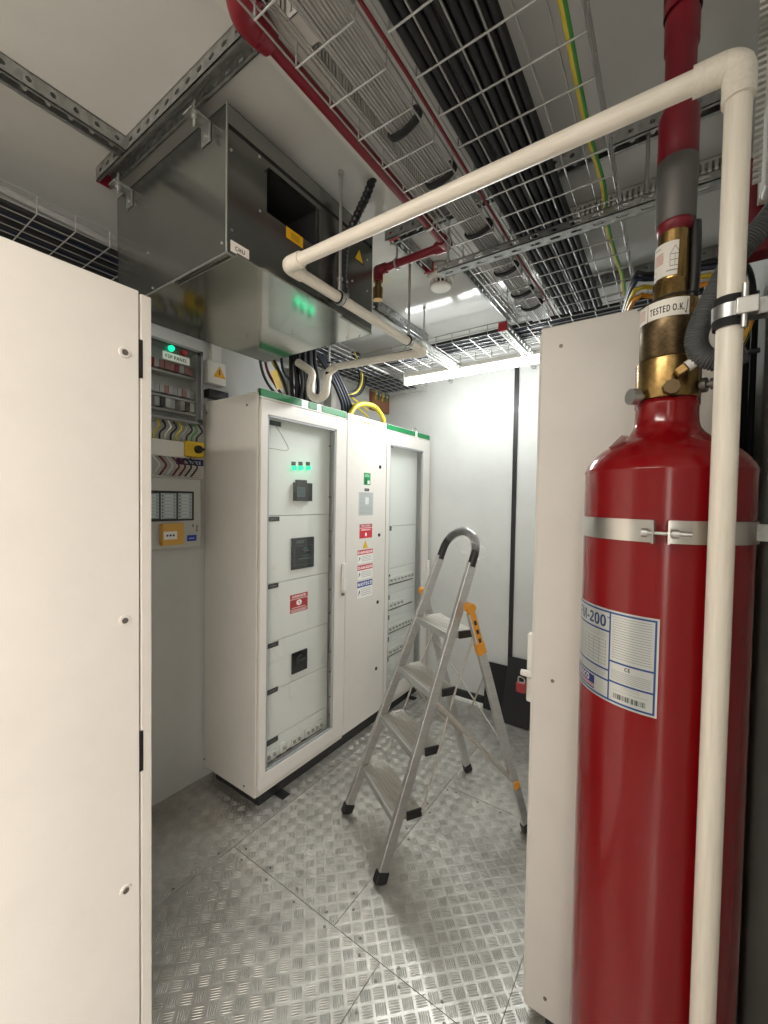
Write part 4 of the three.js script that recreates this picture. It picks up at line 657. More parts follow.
// ------------------------------------------------------------------ cables in the baskets
function cable(name, label_, pts, r, m, group, seg = 40, n = 8) { return solo(name, tube(pts, r, seg, n), m, label_, 'cable', group); }
{
  const wob = (c, y, amp, z0 = 0.5, z1 = -2.05, n = 10) => { const p = []; for (let i = 0; i <= n; i++) p.push(V(c + (rnd() - 0.5) * amp, y + rnd() * amp * 0.3, z0 + (z1 - z0) * i / n)); return p; };
  for (let i = 0; i < 9; i++) cable('power_cable', 'thick black power cable lying in the wide basket', wob(-0.437 + i * 0.0192, YT + 0.0122, 0.0014), 0.0089, M.blackCable, 'thick black cables in the wide basket');
  for (let i = 0; i < 8; i++) cable('power_cable', 'thick black power cable lying in the wide basket', wob(-0.4275 + i * 0.0192, YT + 0.0305, 0.0014), 0.0089, M.blackCable, 'thick black cables in the wide basket');
  const gx = (i) => -0.570 + i * 0.0077;
  for (let i = 0; i < 10; i++) cable('signal_cable', 'thin grey signal cable in the bundle along the narrow basket', wob(gx(i), YT + 0.0072, 0.0014), 0.0037, M.greyCable, 'thin grey cables in the narrow basket', 60, 7);
  for (let i = 0; i < 8; i++) cable('signal_cable', 'thin grey signal cable in the bundle along the narrow basket', wob(gx(i) + 0.0044, YT + 0.0155, 0.0016), 0.0037, M.greyCable, 'thin grey cables in the narrow basket', 60, 7);
  cable('fire_cable', 'dark red cable beside the grey bundle', wob(-0.473, YT + 0.012, 0.006), 0.004, M.redCable, undefined, 60, 8);
  // earth cable along the far edge: yellow with green stripes
  const ep = wob(-0.187, YT + 0.012, 0.012, 0.5, -2.0, 14), t = thing('earth_cable', 'yellow and green earth cable along the edge of the wide basket', 'cable', V(-0.187, YT, -0.8));
  part(t, 'sheath', tube(ep, 0.0072, 120, 10), M.yellowCable, 'yellow sheath'); part(t, 'stripe', tube(ep.map((p) => V(p.x + 0.004, p.y - 0.0035, p.z)), 0.0042, 120, 8), M.greenCable, 'green stripe');
  // straps round the grey bundle
  for (const [px, py, n] of [[399, 130, 0], [441, 178, 1], [488, 228, 2], [517, 268, 3], [529, 292, 4], [541, 305, 5]]) {
    const p = at(px, py, 'y', YT), loop = []; for (let k = 0; k < 14; k++) { const a = k / 14 * Math.PI * 2; loop.push(V(-0.526 + Math.cos(a) * 0.045 - 0.009, YT + 0.0125 + Math.sin(a) * 0.018, p.z + Math.cos(a) * 0.008)); }
    const g = tube(loop, 0.004, 48, 6, true), g2 = tube(loop.map((v) => V(v.x, v.y, v.z - 0.006)), 0.004, 48, 6, true);
    solo('cable_strap', [g, g2, tube(loop.map((v) => V(v.x, v.y, v.z - 0.012)), 0.004, 48, 6, true)], M.blackMatte, 'black fabric strap tied round the grey cable bundle', 'cable tie', 'straps round the grey bundle');
  }
  // cables in the end basket and the wall basket
  for (let i = 0; i < 8; i++) { const p = []; for (let k = 0; k <= 8; k++) p.push(V(-1.6 + k * 0.21, YT + 0.018 + rnd() * 0.006, -2.10 - i * 0.0235 + (rnd() - 0.5) * 0.004)); cable('feeder_cable', (i % 2 ? 'dark blue' : 'black') + ' cable lying across the end basket above the tube light', p, 0.0092, i % 2 ? M.blueCable : M.blackCable, 'dark cables in the end basket'); }
  for (let i = 0; i < 9; i++) { const p = []; for (let k = 0; k <= 10; k++) p.push(V(-1.94 + i * 0.034 + (rnd() - 0.5) * 0.012, YT + 0.014 + rnd() * 0.005, 0.8 - k * 0.36)); cable('wall_basket_cable', (i % 3 ? 'black' : 'dark blue') + ' cable lying in the basket along the left wall', p, 0.011, i % 3 ? M.blackCable : M.blueCable, 'dark cables in the wall basket'); }
  cable('grey_hose', 'pale grey hose resting on the cables of the wall basket', [V(-1.66, YT + 0.05, 0.5), V(-1.66, YT + 0.048, -0.2), V(-1.665, YT + 0.04, -0.6), V(-1.68, YT + 0.036, -1.0)], 0.013, M.greyCable, undefined, 40, 12);
}
// slotted trunkings
function slotted(label_, axis, a, b, c0, c1, y0, y1, pitch = 0.012) {
  const lo = Math.min(a, b), L = Math.abs(b - a), h = y1 - y0, mid = (c0 + c1) / 2;
  const t = thing('slotted_trunking', label_, 'trunking', axis === 'z' ? V(mid, y0, lo + L / 2) : V(lo + L / 2, y0, mid), 'slotted plastic trunkings');
  const place = (g) => { if (axis === 'z') { g.rotateY(-Math.PI / 2); g.translate(mid, y0, lo); } else g.translate(lo, y0, mid); return metres(g); };
  const w = c1 - c0, wall = (z) => { const s = new THREE.Shape(); s.moveTo(0, 0); s.lineTo(L, 0); s.lineTo(L, h); s.lineTo(0, h); s.closePath(); for (let x = 0.01; x < L - 0.01; x += pitch) { const q = new THREE.Path(); q.moveTo(x, h * 0.18); q.lineTo(x, h * 0.82); q.lineTo(x + pitch * 0.45, h * 0.82); q.lineTo(x + pitch * 0.45, h * 0.18); q.closePath(); s.holes.push(q); } const g = new THREE.ExtrudeGeometry(s, { depth: 0.0016, bevelEnabled: false }); g.translate(0, 0, z); return place(g); };
  const rectg = (yy, x0, x1) => place(new THREE.BoxGeometry(L, 0.0016, w).toNonIndexed().translate(L / 2, yy, 0));
  part(t, 'slotted_wall', wall(-w / 2), M.trunking, 'slotted trunking wall'); part(t, 'slotted_wall', wall(w / 2 - 0.0016), M.trunking, 'slotted trunking wall');
  part(t, 'lid', rectg(0.0008), M.trunking, 'plain trunking lid'); part(t, 'base', rectg(h - 0.0008), M.trunking);
  return t;
}
{
  const a = at(310, 45, 'y', 2.535), b = at(395, 170, 'y', 2.535);
  slotted('pale slotted trunking on the ceiling above the grey cable bundle', 'z', 0.4, -1.25, -0.775, -0.684, 2.535, YC);
  slotted('short pale slotted trunking branching across the grey cable bundle', 'x', -0.683, -0.585, -0.67, -0.605, 2.535, YC);
  const q = at(600, 215, 'y', 2.54), r = at(712, 166, 'y', 2.54);
  slotted('pale slotted trunking crossing the ceiling behind the discharge pipe', 'x', -0.55, 0.165, q.z - 0.05, q.z, 2.54, YC, 0.016);
}
// two pale blocks on the ceiling beside the basket
// black ribbed hose to the air unit
{
  const P = [[374, 150], [375, 170], [368, 192], [357, 216], [347, 240], [343, 262], [343, 285], [345, 296]];
  const pts = P.map(([x, y], i) => at(x, y, 'x', -0.80 - 0.115 * Math.min(1, i / 4)));
  solo('ribbed_hose', sweep(pts, (u, i) => 0.0125 + 0.0022 * ((i >> 1) % 2), 110, 14), M.black, 'black ribbed hose dropping down the front of the air unit', 'hose');
}

// ------------------------------------------------------------------ left wall equipment
{
  const fx = -1.985, tr = at(203, 352, 'x', fx), br = at(203, 425, 'x', fx), zl = -0.78;
  const t = thing('control_panel', 'wall enclosure with smoked clear lid and lit green lamp', 'control panel', V(-2.04, br.y, (tr.z + zl) / 2));
  const y0 = br.y, y1 = tr.y, z1 = tr.z;
  part(t, 'enclosure', [box(XL, fx - 0.03, y0, y0 + 0.006, z1, zl), box(XL, fx - 0.03, y1 - 0.006, y1, z1, zl), box(XL, fx - 0.03, y0, y1, z1, z1 + 0.006), box(XL, fx - 0.03, y0, y1, zl - 0.006, zl), box(XL, XL + 0.006, y0, y1, z1, zl)], M.greyBox, 'grey enclosure body');
  part(t, 'lid', box(fx - 0.004, fx, y0 + 0.004, y1 - 0.004, z1 + 0.004, zl - 0.004), M.smoked, 'smoked clear lid');
  part(t, 'lid_rim', [box(fx - 0.03, fx + 0.001, y0, y0 + 0.01, z1, zl), box(fx - 0.03, fx + 0.001, y1 - 0.01, y1, z1, zl), box(fx - 0.03, fx + 0.001, y0, y1, z1, z1 + 0.01)], std({ color: lin(0.2, 0.2, 0.2), roughness: 0.3 }), 'dark lid rim');
  for (const y of [y0 + 0.014, y1 - 0.014]) part(t, 'lid_screw', cyl(V(fx - 0.01, y, z1 + 0.014), V(fx + 0.008, y, z1 + 0.014), 0.011, 0.01, 14), M.black, 'black lid screw');
  const gl = at(171, 348.5, 'x', fx), rl = at(183.5, 353, 'x', fx);
  const lg = part(t, 'pilot_lamp', cyl(V(fx - 0.002, gl.y, gl.z), V(fx + 0.012, gl.y, gl.z), 0.015, 0.0125, 18), M.greenLamp, 'lit green pilot lamp');
  { const pl = new THREE.PointLight(lin(0, 1, 0.45), 0.0016, 1.5); pl.position.set(fx + 0.02, gl.y, gl.z); pl.castShadow = true; pl.name = 'pilot_glow'; scene.add(pl); }
  part(t, 'push_button', cyl(V(fx - 0.002, rl.y, rl.z), V(fx + 0.012, rl.y, rl.z), 0.015, 0.0125, 18), std({ color: lin(0.25, 0.01, 0.012), roughness: 0.35 }), 'dark red button');
  sticker(t, 'name_plate', 'x', fx, 162.5, 354.5, 189.5, 362, canvasMat(256, 64, (x, w, h) => { x.fillStyle = '#d9d6cf'; x.fillRect(0, 0, w, h); label(x, 'FSP PANEL', 128, 34, 42, '#2c2c2c'); }), 'white plate reading the panel name');
  const rowY = (py) => at(175, py, 'x', fx - 0.03).y, X0 = XL + 0.006;
  const row = (py, hpx, n, cols, zA, zB) => { const y = rowY(py), hh = (rowY(py - hpx / 2) - rowY(py + hpx / 2)), w = (zA - zB) / n; for (let i = 0; i < n; i++) { const c = cols[i % cols.length]; if (c) part(t, 'terminal', box(X0, fx - 0.03 - rnd() * 0.008, y - hh / 2, y + hh / 2, zA - (i + 0.95) * w, zA - (i + 0.05) * w), c, c === M.redCap ? 'red terminal block' : 'pale terminal block'); } part(t, 'mounting_rail', box(X0, fx - 0.045, y - hh / 2 - 0.016, y - hh / 2 - 0.006, z1 + 0.01, zl - 0.01), M.greyBox, 'pale mounting rail'); };
  const faded = std({ color: lin(0.42, 0.17, 0.15), roughness: 0.5 }), paleT = std({ color: lin(0.5, 0.48, 0.45), roughness: 0.5 });
  row(367, 8, 16, [faded, faded, M.redCap, paleT, faded], zl - 0.02, z1 + 0.03); row(391, 8, 18, [paleT, paleT, M.greyBox, faded], zl - 0.02, z1 + 0.025); row(404, 9, 16, [M.whitePlastic, M.greyBox, null, paleT, M.black], zl - 0.02, z1 + 0.025);
  // trunking and wires under it
  const ty1 = at(165, 439.5, 'x', -2.035).y, ty0 = at(165, 456, 'x', -2.035).y, te = at(186, 448, 'x', -2.035).z;
  solo('wall_trunking', box(XL, -2.035, ty0, ty1, te, -0.8, 0.003), M.whitePlastic, 'plain white trunking between the clear panel and the alarm panel', 'trunking');
  const wirem = [M.yellowCable, M.blackCable, M.whitePlastic, M.blackCable, M.yellowCable, M.greyCable, M.blackCable, M.greenCable, M.blackCable];
  for (let i = 0; i < 9; i++) { const z = -1.01 - i * 0.027; solo('panel_wire', tube([V(-2.03, y0 + 0.004, z), V(-2.015, y0 - 0.03, z - 0.01), V(-2.03, ty1 + 0.03, z + 0.008), V(-2.05, ty1 - 0.004, z)], 0.0044, 18, 8), wirem[i], 'short ' + ['yellow', 'black', 'white', 'black', 'yellow', 'grey', 'black', 'green', 'black'][i] + ' wire between the clear panel and the white trunking', 'wire', 'wires under the clear panel'); }
  const ax = -2.0, ayT = at(180, 476, 'x', ax).y, ayB = at(180, 549, 'x', ax).y, az = at(201, 515, 'x', ax).z;
  for (let i = 0; i < 7; i++) { const z = -1.0 - i * 0.032; solo('alarm_wire', tube([V(-2.05, ty0 + 0.004, z), V(-2.02, ty0 - 0.04, z - 0.02), V(-2.02, ayT + 0.03, z - 0.01), V(-2.05, ayT - 0.004, z)], 0.0042, 18, 8), [M.whitePlastic, M.redCable, M.whitePlastic, M.redCable, M.redCable, M.black, M.black][i], ['white', 'dark red', 'white', 'dark red', 'dark red', 'black', 'black'][i] + ' wire between the white trunking and the alarm panel', 'wire', 'wires above the alarm panel'); }
  // alarm panel
  const p = thing('fire_alarm_unit', 'grey fire alarm panel with three paper windows on the left wall', 'alarm panel', V(-2.04, ayB, (az - 0.8) / 2));
  part(p, 'case', [box(XL, ax - 0.012, ayB, ayT, az + 0.004, -0.8, 0.004), box(ax - 0.012, ax, ayB + 0.006, ayT - 0.012, az, -0.8, 0.003)], M.greyBox, 'grey steel case');
  const win = (a, b) => sticker(p, 'window', 'x', ax, a, 492.5, b, 519.5, canvasMat(96, 160, (x, w, h) => { x.fillStyle = '#2c3134'; x.fillRect(0, 0, w, h); x.fillStyle = '#a7b0b2'; x.fillRect(4, 5, w - 8, h - 10); for (let i = 0; i < 7; i++) { x.fillStyle = '#bcc5c7'; x.fillRect(26, 14 + i * 20, 46, 13); x.fillStyle = '#6f8aa0'; x.fillRect(76, 14 + i * 20, 10, 9); x.fillStyle = '#4d5a60'; x.fillRect(10, 16 + i * 20, 8, 8); } }), 'window with paper zone labels');
  sticker(p, 'window_frame', 'x', ax - 0.0004, 142, 490.8, 193.8, 521.2, M.black, 'black frame round the windows');
  win(144, 159.5); win(160, 177); win(177.5, 192.5);
  const cp = thing('call_point', 'amber break-glass call point fixed on the alarm panel', 'call point', V(ax + 0.015, at(170, 544, 'x', ax).y, at(170, 534, 'x', ax).z));
  sticker(cp, 'housing', 'x', ax + 0.0006, 159.5, 523.5, 180.5, 544.5, M.amber, 'amber plastic housing', 0.03);
  sticker(cp, 'white_plate', 'x', ax + 0.03, 163.5, 531.5, 177, 539.5, canvasMat(96, 60, (x, w, h) => { x.fillStyle = '#e9e6df'; x.fillRect(0, 0, w, h); x.fillStyle = '#3b3f52'; for (const c of [26, 48, 70]) { x.beginPath(); x.arc(c, 30, 8, 0, 7); x.fill(); } }), 'white plate with three dark marks', 0.002);
  sticker(p, 'blue_sticker', 'x', ax, 187, 535, 196.5, 541, canvasMat(96, 56, (x, w, h) => { x.fillStyle = '#22409a'; x.fillRect(0, 0, w, h); lines(x, 18, 78, 26, 34, 1, '#cfd8ee', 8); }), 'blue sticker');
  { const k = at(194, 525.5, 'x', ax); part(p, 'key_switch', [cyl(V(ax, k.y, k.z), V(ax + 0.012, k.y, k.z), 0.009, 0.009, 12), box(ax + 0.012, ax + 0.03, k.y - 0.03, k.y + 0.004, k.z - 0.006, k.z - 0.003)], M.zinc, 'key switch with a key'); }
  // yellow isolator and notice
  const iso = thing('isolator_switch', 'yellow box with a black rotary switch beside the white trunking', 'switch', V(-2.05, at(195, 457, 'x', -2.02).y, at(195, 449, 'x', -2.02).z));
  { const a = at(185.5, 449, 'x', -2.02), b = at(204.5, 449, 'x', -2.02), c = at(195, 441.5, 'x', -2.02), d = at(195, 457, 'x', -2.02); part(iso, 'box', box(XL, -2.02, d.y, c.y, b.z, a.z, 0.006), M.yellow, 'yellow switch box'); const k = at(198, 449.5, 'x', -2.02); part(iso, 'knob', [cyl(V(-2.021, k.y, k.z), V(-2.006, k.y, k.z), 0.022, 0.02, 16), box(-2.01, -1.992, k.y - 0.005, k.y + 0.006, k.z - 0.024, k.z + 0.024, 0.003)], M.black, 'black rotary knob'); }
  const nt = solo('notice_sign', (() => { const a = at(176, 465, 'x', XL), b = at(203, 465, 'x', XL), c = at(190, 459, 'x', XL), d = at(190, 478, 'x', XL); const g = new THREE.BoxGeometry(a.z - b.z, c.y - d.y, 0.002); g.rotateY(Math.PI / 2); g.translate(XL + 0.002, (c.y + d.y) / 2, (a.z + b.z) / 2); return plain(g); })(), canvasMat(200, 150, (x, w, h) => { x.fillStyle = '#dcdad4'; x.fillRect(0, 0, w, h); x.fillStyle = '#26305f'; x.fillRect(0, 0, w, 50); label(x, 'NOTICE', 120, 27, 34, '#dfe3ee'); lines(x, 14, 186, 66, 140, 5, '#9a8a80', 3); }), 'white notice sign with a blue heading under the yellow switch', 'sign');
  // junction box
  const jx = -2.025, ja = at(207.5, 374, 'x', jx), jb = at(226.5, 374, 'x', jx), jc = at(217, 361.5, 'x', jx), jd = at(217, 384.5, 'x', jx);
  const jb_ = thing('junction_box', 'small white wall box with a yellow warning triangle', 'junction box', V(-2.06, jd.y, (ja.z + jb.z) / 2));
  part(jb_, 'box', box(XL, jx, jd.y, jc.y, jb.z, ja.z, 0.008), M.whitePlastic, 'white plastic box');
  { const c = at(219.5, 378, 'x', jx), tp = at(219.5, 366, 'x', jx), s = (tp.y - c.y) / 0.95; const q = new THREE.Shape(); q.moveTo(-0.55, 0); q.lineTo(0.55, 0); q.lineTo(0, 0.95); q.closePath(); const g = new THREE.ExtrudeGeometry(q, { depth: 0.001, bevelEnabled: false }); g.scale(s, s, 1); g.rotateY(Math.PI / 2); g.translate(jx, c.y, c.z); part(jb_, 'warning_triangle', plain(g), canvasMat(8, 8, (x) => { x.fillStyle = '#dba31c'; x.fillRect(0, 0, 8, 8); }), 'yellow warning triangle'); part(jb_, 'triangle_mark', box(jx + 0.0005, jx + 0.0016, c.y + s * 0.2, c.y + s * 0.62, c.z - s * 0.05, c.z + s * 0.05), M.black, 'black warning mark'); }
  const wv = at(217, 352, 'x', -2.06); solo('conduit_trunking', box(XL, -2.06, jc.y, 2.42, wv.z - 0.028, wv.z + 0.028, 0.002), M.whitePlastic, 'short white trunking rising from the small wall box', 'trunking');
  const bk = at(213, 398, 'x', -2.05); solo('cable_gland', [box(XL, -2.04, SB1 + 0.03, SB1 + 0.075, bk.z - 0.09, bk.z + 0.03, 0.004)], M.black, 'small black wall fitting behind the switchboard top', 'fitting');
}

// ------------------------------------------------------------------ cables and fittings above the switchboard
{
  const top = SB1 + 0.004, C = 'cables dropping into the switchboard roof';
  const drop = (name, lab, pxs, plane, r, m) => cable(name, lab, pxs.map(([x, y]) => at(x, y, 'z', plane)), r, m, C, 36, 8);
  for (let i = 0; i < 12; i++) { const z = -1.64 - (i % 4) * 0.03, x = -1.80 + (i >> 2) * 0.032 + (i % 4) * 0.012; cable('drop_cable', 'black cable dropping from the wall basket behind the trap', [V(x, YT - 0.012, z), V(x + 0.005, 2.32, z), V(x + 0.012 * (i % 3), 2.2, z - 0.01), V(x, 2.12, z - 0.02), V(x - 0.01, top + 0.016, z - 0.02)], 0.011, M.blackCable, C); }
  for (let i = 0; i < 4; i++) cable('drop_cable', (i % 2 ? 'dark blue' : 'black') + ' cable sagging from the wall basket to the narrow cabinet', [V(-1.72, YT - 0.012, -1.75 - i * 0.03), V(-1.70, 2.3, -1.85 - i * 0.03), V(-1.71, 2.16, -1.98 - i * 0.03), V(-1.75, top + 0.03, -2.03 - i * 0.03), V(-1.80, top + 0.014, -2.05 - i * 0.03)], 0.01, i % 2 ? M.blueCable : M.blackCable, C);
  // black, red and yellow leads left of the trap
  const L = [[M.black, [[259, 352], [262, 370], [268, 384], [277, 396]], 'black'], [M.redCable, [[264, 354], [268, 372], [276, 386], [284, 398]], 'dark red'], [M.black, [[271, 354], [277, 366], [284, 382], [289, 400]], 'black'], [M.yellowCable, [[272, 360], [279, 374], [285, 388], [290, 402]], 'yellow'], [M.blueCable, [[283, 370], [290, 380], [297, 392], [303, 408]], 'blue-black']];
  for (const [m, p, w] of L) { const q = p.map(([x, y]) => at(x, y, 'x', -1.8 - L.findIndex((e) => e[1] === p) * 0.02)); const end = q[q.length - 1]; q.push(V(end.x, Math.min(end.y - 0.01, top + 0.004), end.z - 0.02)); q.unshift(V(q[0].x, Math.max(YT + 0.01, q[0].y + 0.05), q[0].z + 0.02)); cable('lead_cable', w + ' lead running down beside the trap into the glazed cabinet', q, 0.0075, m, C); }
  const tg = at(276, 380, 'x', -1.79); solo('cable_tag', (() => { const g = new THREE.BoxGeometry(0.002, 0.10, 0.045); g.rotateX(0.5); g.translate(-1.785, tg.y, tg.z); return plain(g); })(), M.yellow, 'yellow tag hanging on the leads by the air unit', 'tag');
  // vertical trunkings behind
  slotVert(at(297.5, 375, 'x', -2.03).z, 'pale slotted upright trunking on the wall behind the trap', true);
  slotVert(at(334, 390, 'x', -2.03).z, 'plain pale upright trunking behind the sagging cables', false);
  function slotVert(z, lab, slots) {
    const t = thing('upright_trunking', lab, 'trunking', V(-2.06, SB1 + 0.02, z));
    const ya = SB1 + 0.02, yb = YT - 0.01, zs = slots ? z + 0.006 : z + 0.03;
    part(t, 'channel', [box(XL, XL + 0.002, ya, yb, z - 0.03, z + 0.03), box(XL, -2.03, ya, yb, z - 0.03, z - 0.028), box(XL, -2.03, ya, yb, z + 0.028, z + 0.03), box(-2.032, -2.03, ya, yb, z - 0.03, zs)], M.trunking, 'pale hollow trunking channel');
    if (slots) for (let k = 0; k < 20; k++) part(t, 'rib', box(-2.032, -2.03, ya + k * 0.017, ya + k * 0.017 + 0.01, zs, z + 0.03), M.trunking, 'narrow rib between two slots');
  }
  // yellow cables and loops over the narrow cabinet
  const arc = [[350, 414], [356, 406], [365, 404], [374, 406.5], [380, 413], [383.5, 420]].map(([x, y]) => at(x, y, 'x', -1.68)); arc.unshift(V(-1.7, top + 0.012, arc[0].z + 0.02)); arc.push(V(-1.69, top + 0.02, arc[arc.length - 1].z - 0.008));
  cable('yellow_hose', 'thick yellow hose arching over the narrow cabinet roof', arc, 0.016, M.yellowCable, undefined, 50, 12);
  for (const [o, w] of [[0, 'upper'], [1, 'lower']]) cable('earth_lead', (o ? 'lower' : 'upper') + ' yellow earth lead slanting to the copper bar', [[342, 388 + o * 6], [350, 396 + o * 6], [360, 404 + o * 6], [368, 411 + o * 6]].map(([x, y]) => at(x, y, 'x', -1.85)), 0.007, M.yellowCable, C);
  for (let i = 0; i < 4; i++) cable('loop_cable', (i === 1 ? 'yellow' : 'black') + ' cable looping out of the wall basket above the narrow cabinet', [[352 + i * 2, 352], [358 + i * 2, 366], [360 + i * 2, 380], [356 + i * 1.5, 390 + i], [347 + i, 393 + i], [341, 388 + i]].map(([x, y]) => at(x, y, 'x', -1.74 - i * 0.02)), 0.0075, i === 1 ? M.yellowCable : M.blackCable, C);
  // earth bar
  const b0 = at(372, 402, 'x', -2.06), b1 = at(397, 402, 'x', -2.06), bt = at(385, 393, 'x', -2.06).y, bb = at(385, 413, 'x', -2.06).y;
  const eb = thing('earth_bar', 'brown copper earth bar on the wall with green leads', 'earth bar', V(-2.07, bb, (b0.z + b1.z) / 2));
  part(eb, 'bar', box(XL, -2.055, bb, bt, Math.max(b1.z, ZB + 0.01), b0.z, 0.003), M.copper, 'brown copper bar');
  for (let k = 0; k < 6; k++) { const z = b0.z - 0.05 - k * 0.05; if (z < ZB + 0.02) break; part(eb, 'lead', tube([V(-2.05, bt - 0.03, z), V(-2.04, bt + 0.03, z), V(-2.045, bt + 0.08, z + 0.01), V(-2.05, YT - 0.02, z + 0.015)], 0.006, 16, 8), k % 2 ? M.greenCable : M.yellowCable, k % 2 ? 'green lead' : 'yellow lead'); part(eb, 'lug', box(-2.056, -2.046, bt - 0.045, bt - 0.012, z - 0.008, z + 0.008), M.whitePlastic, 'pale cable lug'); }
}

// ------------------------------------------------------------------ step ladder
{
  const FLp = at(348, 812, 'y', 0), FRp = at(377, 884, 'y', 0), BRp = at(524, 832, 'y', 0), BLp = at(471, 770, 'y', 0);
  const mf = FLp.clone().add(FRp).multiplyScalar(0.5), mb = BLp.clone().add(BRp).multiplyScalar(0.5), v = mb.clone().sub(mf); const depth = v.length(); v.normalize(); const u = V(-v.z, 0, v.x);
  const Q = (s, d, h) => mf.clone().addScaledVector(u, s).addScaledVector(v, d).add(V(0, h, 0));
  const A = 0.362, half = (h) => 0.206 - 0.058 * h, skew = (h) => 0.016 * h, front = (side, h) => Q(side * half(h) + skew(h), A * h, h);
  const t = thing('step_ladder', 'aluminium four-step folding ladder with a padded top loop', 'step ladder', mf.clone().addScaledVector(v, depth / 2));
  for (const s of [-1, 1]) {
    part(t, 'front_rail', bar(front(s, 0.025), front(s, 1.27), 0.023, 0.043, u), M.alu, 'aluminium front rail');
    part(t, 'foot', bar(front(s, 0.0), front(s, 0.045), 0.032, 0.054, u), M.black, 'black rubber foot');
  }
  // top loop
  const loop = []; const hb = 1.255; for (let k = 0; k <= 16; k++) { const a = Math.PI * (1 - k / 16), h = hb + 0.05 + Math.sin(a) * 0.098; loop.push(Q(Math.cos(a) * half(1.3) + skew(1.3), A * h, h)); }
  loop.unshift(front(-1, hb)); loop.push(front(1, hb));
  part(t, 'top_loop', tube(loop, 0.019, 60, 16), M.black, 'black padded top loop');
  part(t, 'plastic_wrap', tube(loop.slice(4, 16), 0.0235, 40, 14), M.film, 'clear plastic wrapping on the loop');
  part(t, 'wrap_flap', (() => { const c = front(1, 1.33), s = new THREE.PlaneGeometry(0.11, 0.13, 6, 6); const p = s.attributes.position; for (let i = 0; i < p.count; i++) p.setZ(i, 0.012 * Math.sin(p.getX(i) * 60 + p.getY(i) * 35)); s.computeVertexNormals(); s.rotateZ(0.6); s.rotateY(0.3); s.translate(c.x - 0.01, c.y + 0.005, c.z + 0.02); return plain(s); })(), phy({ color: lin(0.95, 0.95, 0.95), roughness: 0.15, transmission: 0.9, thickness: 0, side: THREE.DoubleSide }), 'loose flap of plastic wrapping');
  // steps
  const steps = [0.226, 0.473, 0.712, 0.955], stepDepth = [0.128, 0.126, 0.124, 0.14];
  steps.forEach((h, i) => {
    const d0 = A * h - 0.012, d1 = d0 + stepDepth[i], w = half(h) - 0.012, c = skew(h), g = new RoundedBoxGeometry(2 * w, 0.028, d1 - d0, 2, 0.003);
    const m = new THREE.Matrix4().makeBasis(u, UP, v.clone().negate()).setPosition(Q(c, (d0 + d1) / 2, h - 0.003)); g.applyMatrix4(m);
    const st = part(t, 'step', metres(g), M.aluStep, 'worn aluminium step');
    part(st, 'step_nose', bar(Q(c - w, d0 - 0.002, h - 0.003), Q(c + w, d0 - 0.002, h - 0.003), 0.008, 0.031, v), M.alu, 'bright step nose');
    for (let k = 0; k < 7; k++) part(st, 'tread_rib', bar(Q(c - w + 0.008, d0 + 0.014 + k * (d1 - d0 - 0.028) / 6, h + 0.0115), Q(c + w - 0.008, d0 + 0.014 + k * (d1 - d0 - 0.028) / 6, h + 0.0115), 0.006, 0.003, v), M.aluStep);
    for (const s of [-1, 1]) part(st, 'step_cap', bar(Q(c + s * (w + 0.002), d0 + 0.06, h - 0.004), Q(c + s * (w + 0.002), d1 + 0.004, h - 0.004), 0.012, 0.034, u), s > 0 ? M.black : M.aluStep, s > 0 ? 'black plastic step end' : 'aluminium step end');
  });
  // rear frame
  const hx = 1.085, rearHalf = (h) => 0.234 - 0.026 * h, rear = (s, h) => Q(s * rearHalf(h) + 0.016 * h, depth + (A * hx + 0.01 - depth) * h / hx, h);
  for (const s of [-1, 1]) {
    part(t, 'rear_leg', bar(rear(s, 0.02), rear(s, hx - 0.02), 0.024, 0.04, u), M.alu, 'aluminium rear leg');
    part(t, 'foot', bar(rear(s, 0), rear(s, 0.045), 0.032, 0.046, u), M.black, 'black rubber foot');
    if (s > 0) {
      const hg = part(t, 'hinge', [bar(rear(s, hx + 0.02), rear(s, hx - 0.2), 0.028, 0.03, u), cyl(rear(s, hx + 0.005).addScaledVector(u, -0.018), rear(s, hx + 0.005).addScaledVector(u, 0.018), 0.021, 0.021, 20), bar(rear(s, hx - 0.15), rear(s, hx - 0.205), 0.034, 0.042, u)], M.orange, 'orange plastic hinge');
      part(hg, 'hinge_screw', [0.05, 0.09, 0.13].map((k) => bar(rear(s, hx - k).addScaledVector(u, 0.0135), rear(s, hx - k - 0.02).addScaledVector(u, 0.0135), 0.004, 0.012, u)), M.black, 'dark hinge mark');
      part(t, 'brace_clip', bar(rear(s, 0.225), rear(s, 0.265), 0.034, 0.032, u), M.orange, 'small orange clip');
    } else part(t, 'hinge', cyl(rear(s, hx - 0.01).addScaledVector(u, -0.02), rear(s, hx - 0.01).addScaledVector(u, 0.012), 0.02, 0.02, 18), M.orange, 'small orange hinge');
  }
  const thin = (a, b, r = 0.005) => part(t, 'brace', cyl(a, b, r, r, 10), M.aluStep, 'thin aluminium brace');
  for (const s of [-1, 1]) { // bars linking the back of the steps
    const B = (i) => Q(s * (half(steps[i]) - 0.004) + skew(steps[i]), A * steps[i] + stepDepth[i] - 0.01, steps[i]);
    thin(B(0), B(1)); thin(B(1), B(2)); thin(B(2), B(3));
  }
  thin(rear(1, 0.80), rear(-1, 0.22), 0.004); thin(rear(-1, 0.80), rear(1, 0.42), 0.004);
  for (const s of [-1, 1]) part(t, 'spreader', cyl(front(s, 0.70), rear(s, 0.25), 0.0105, 0.0105, 14), M.aluStep, 'slanting aluminium spreader tube');
}
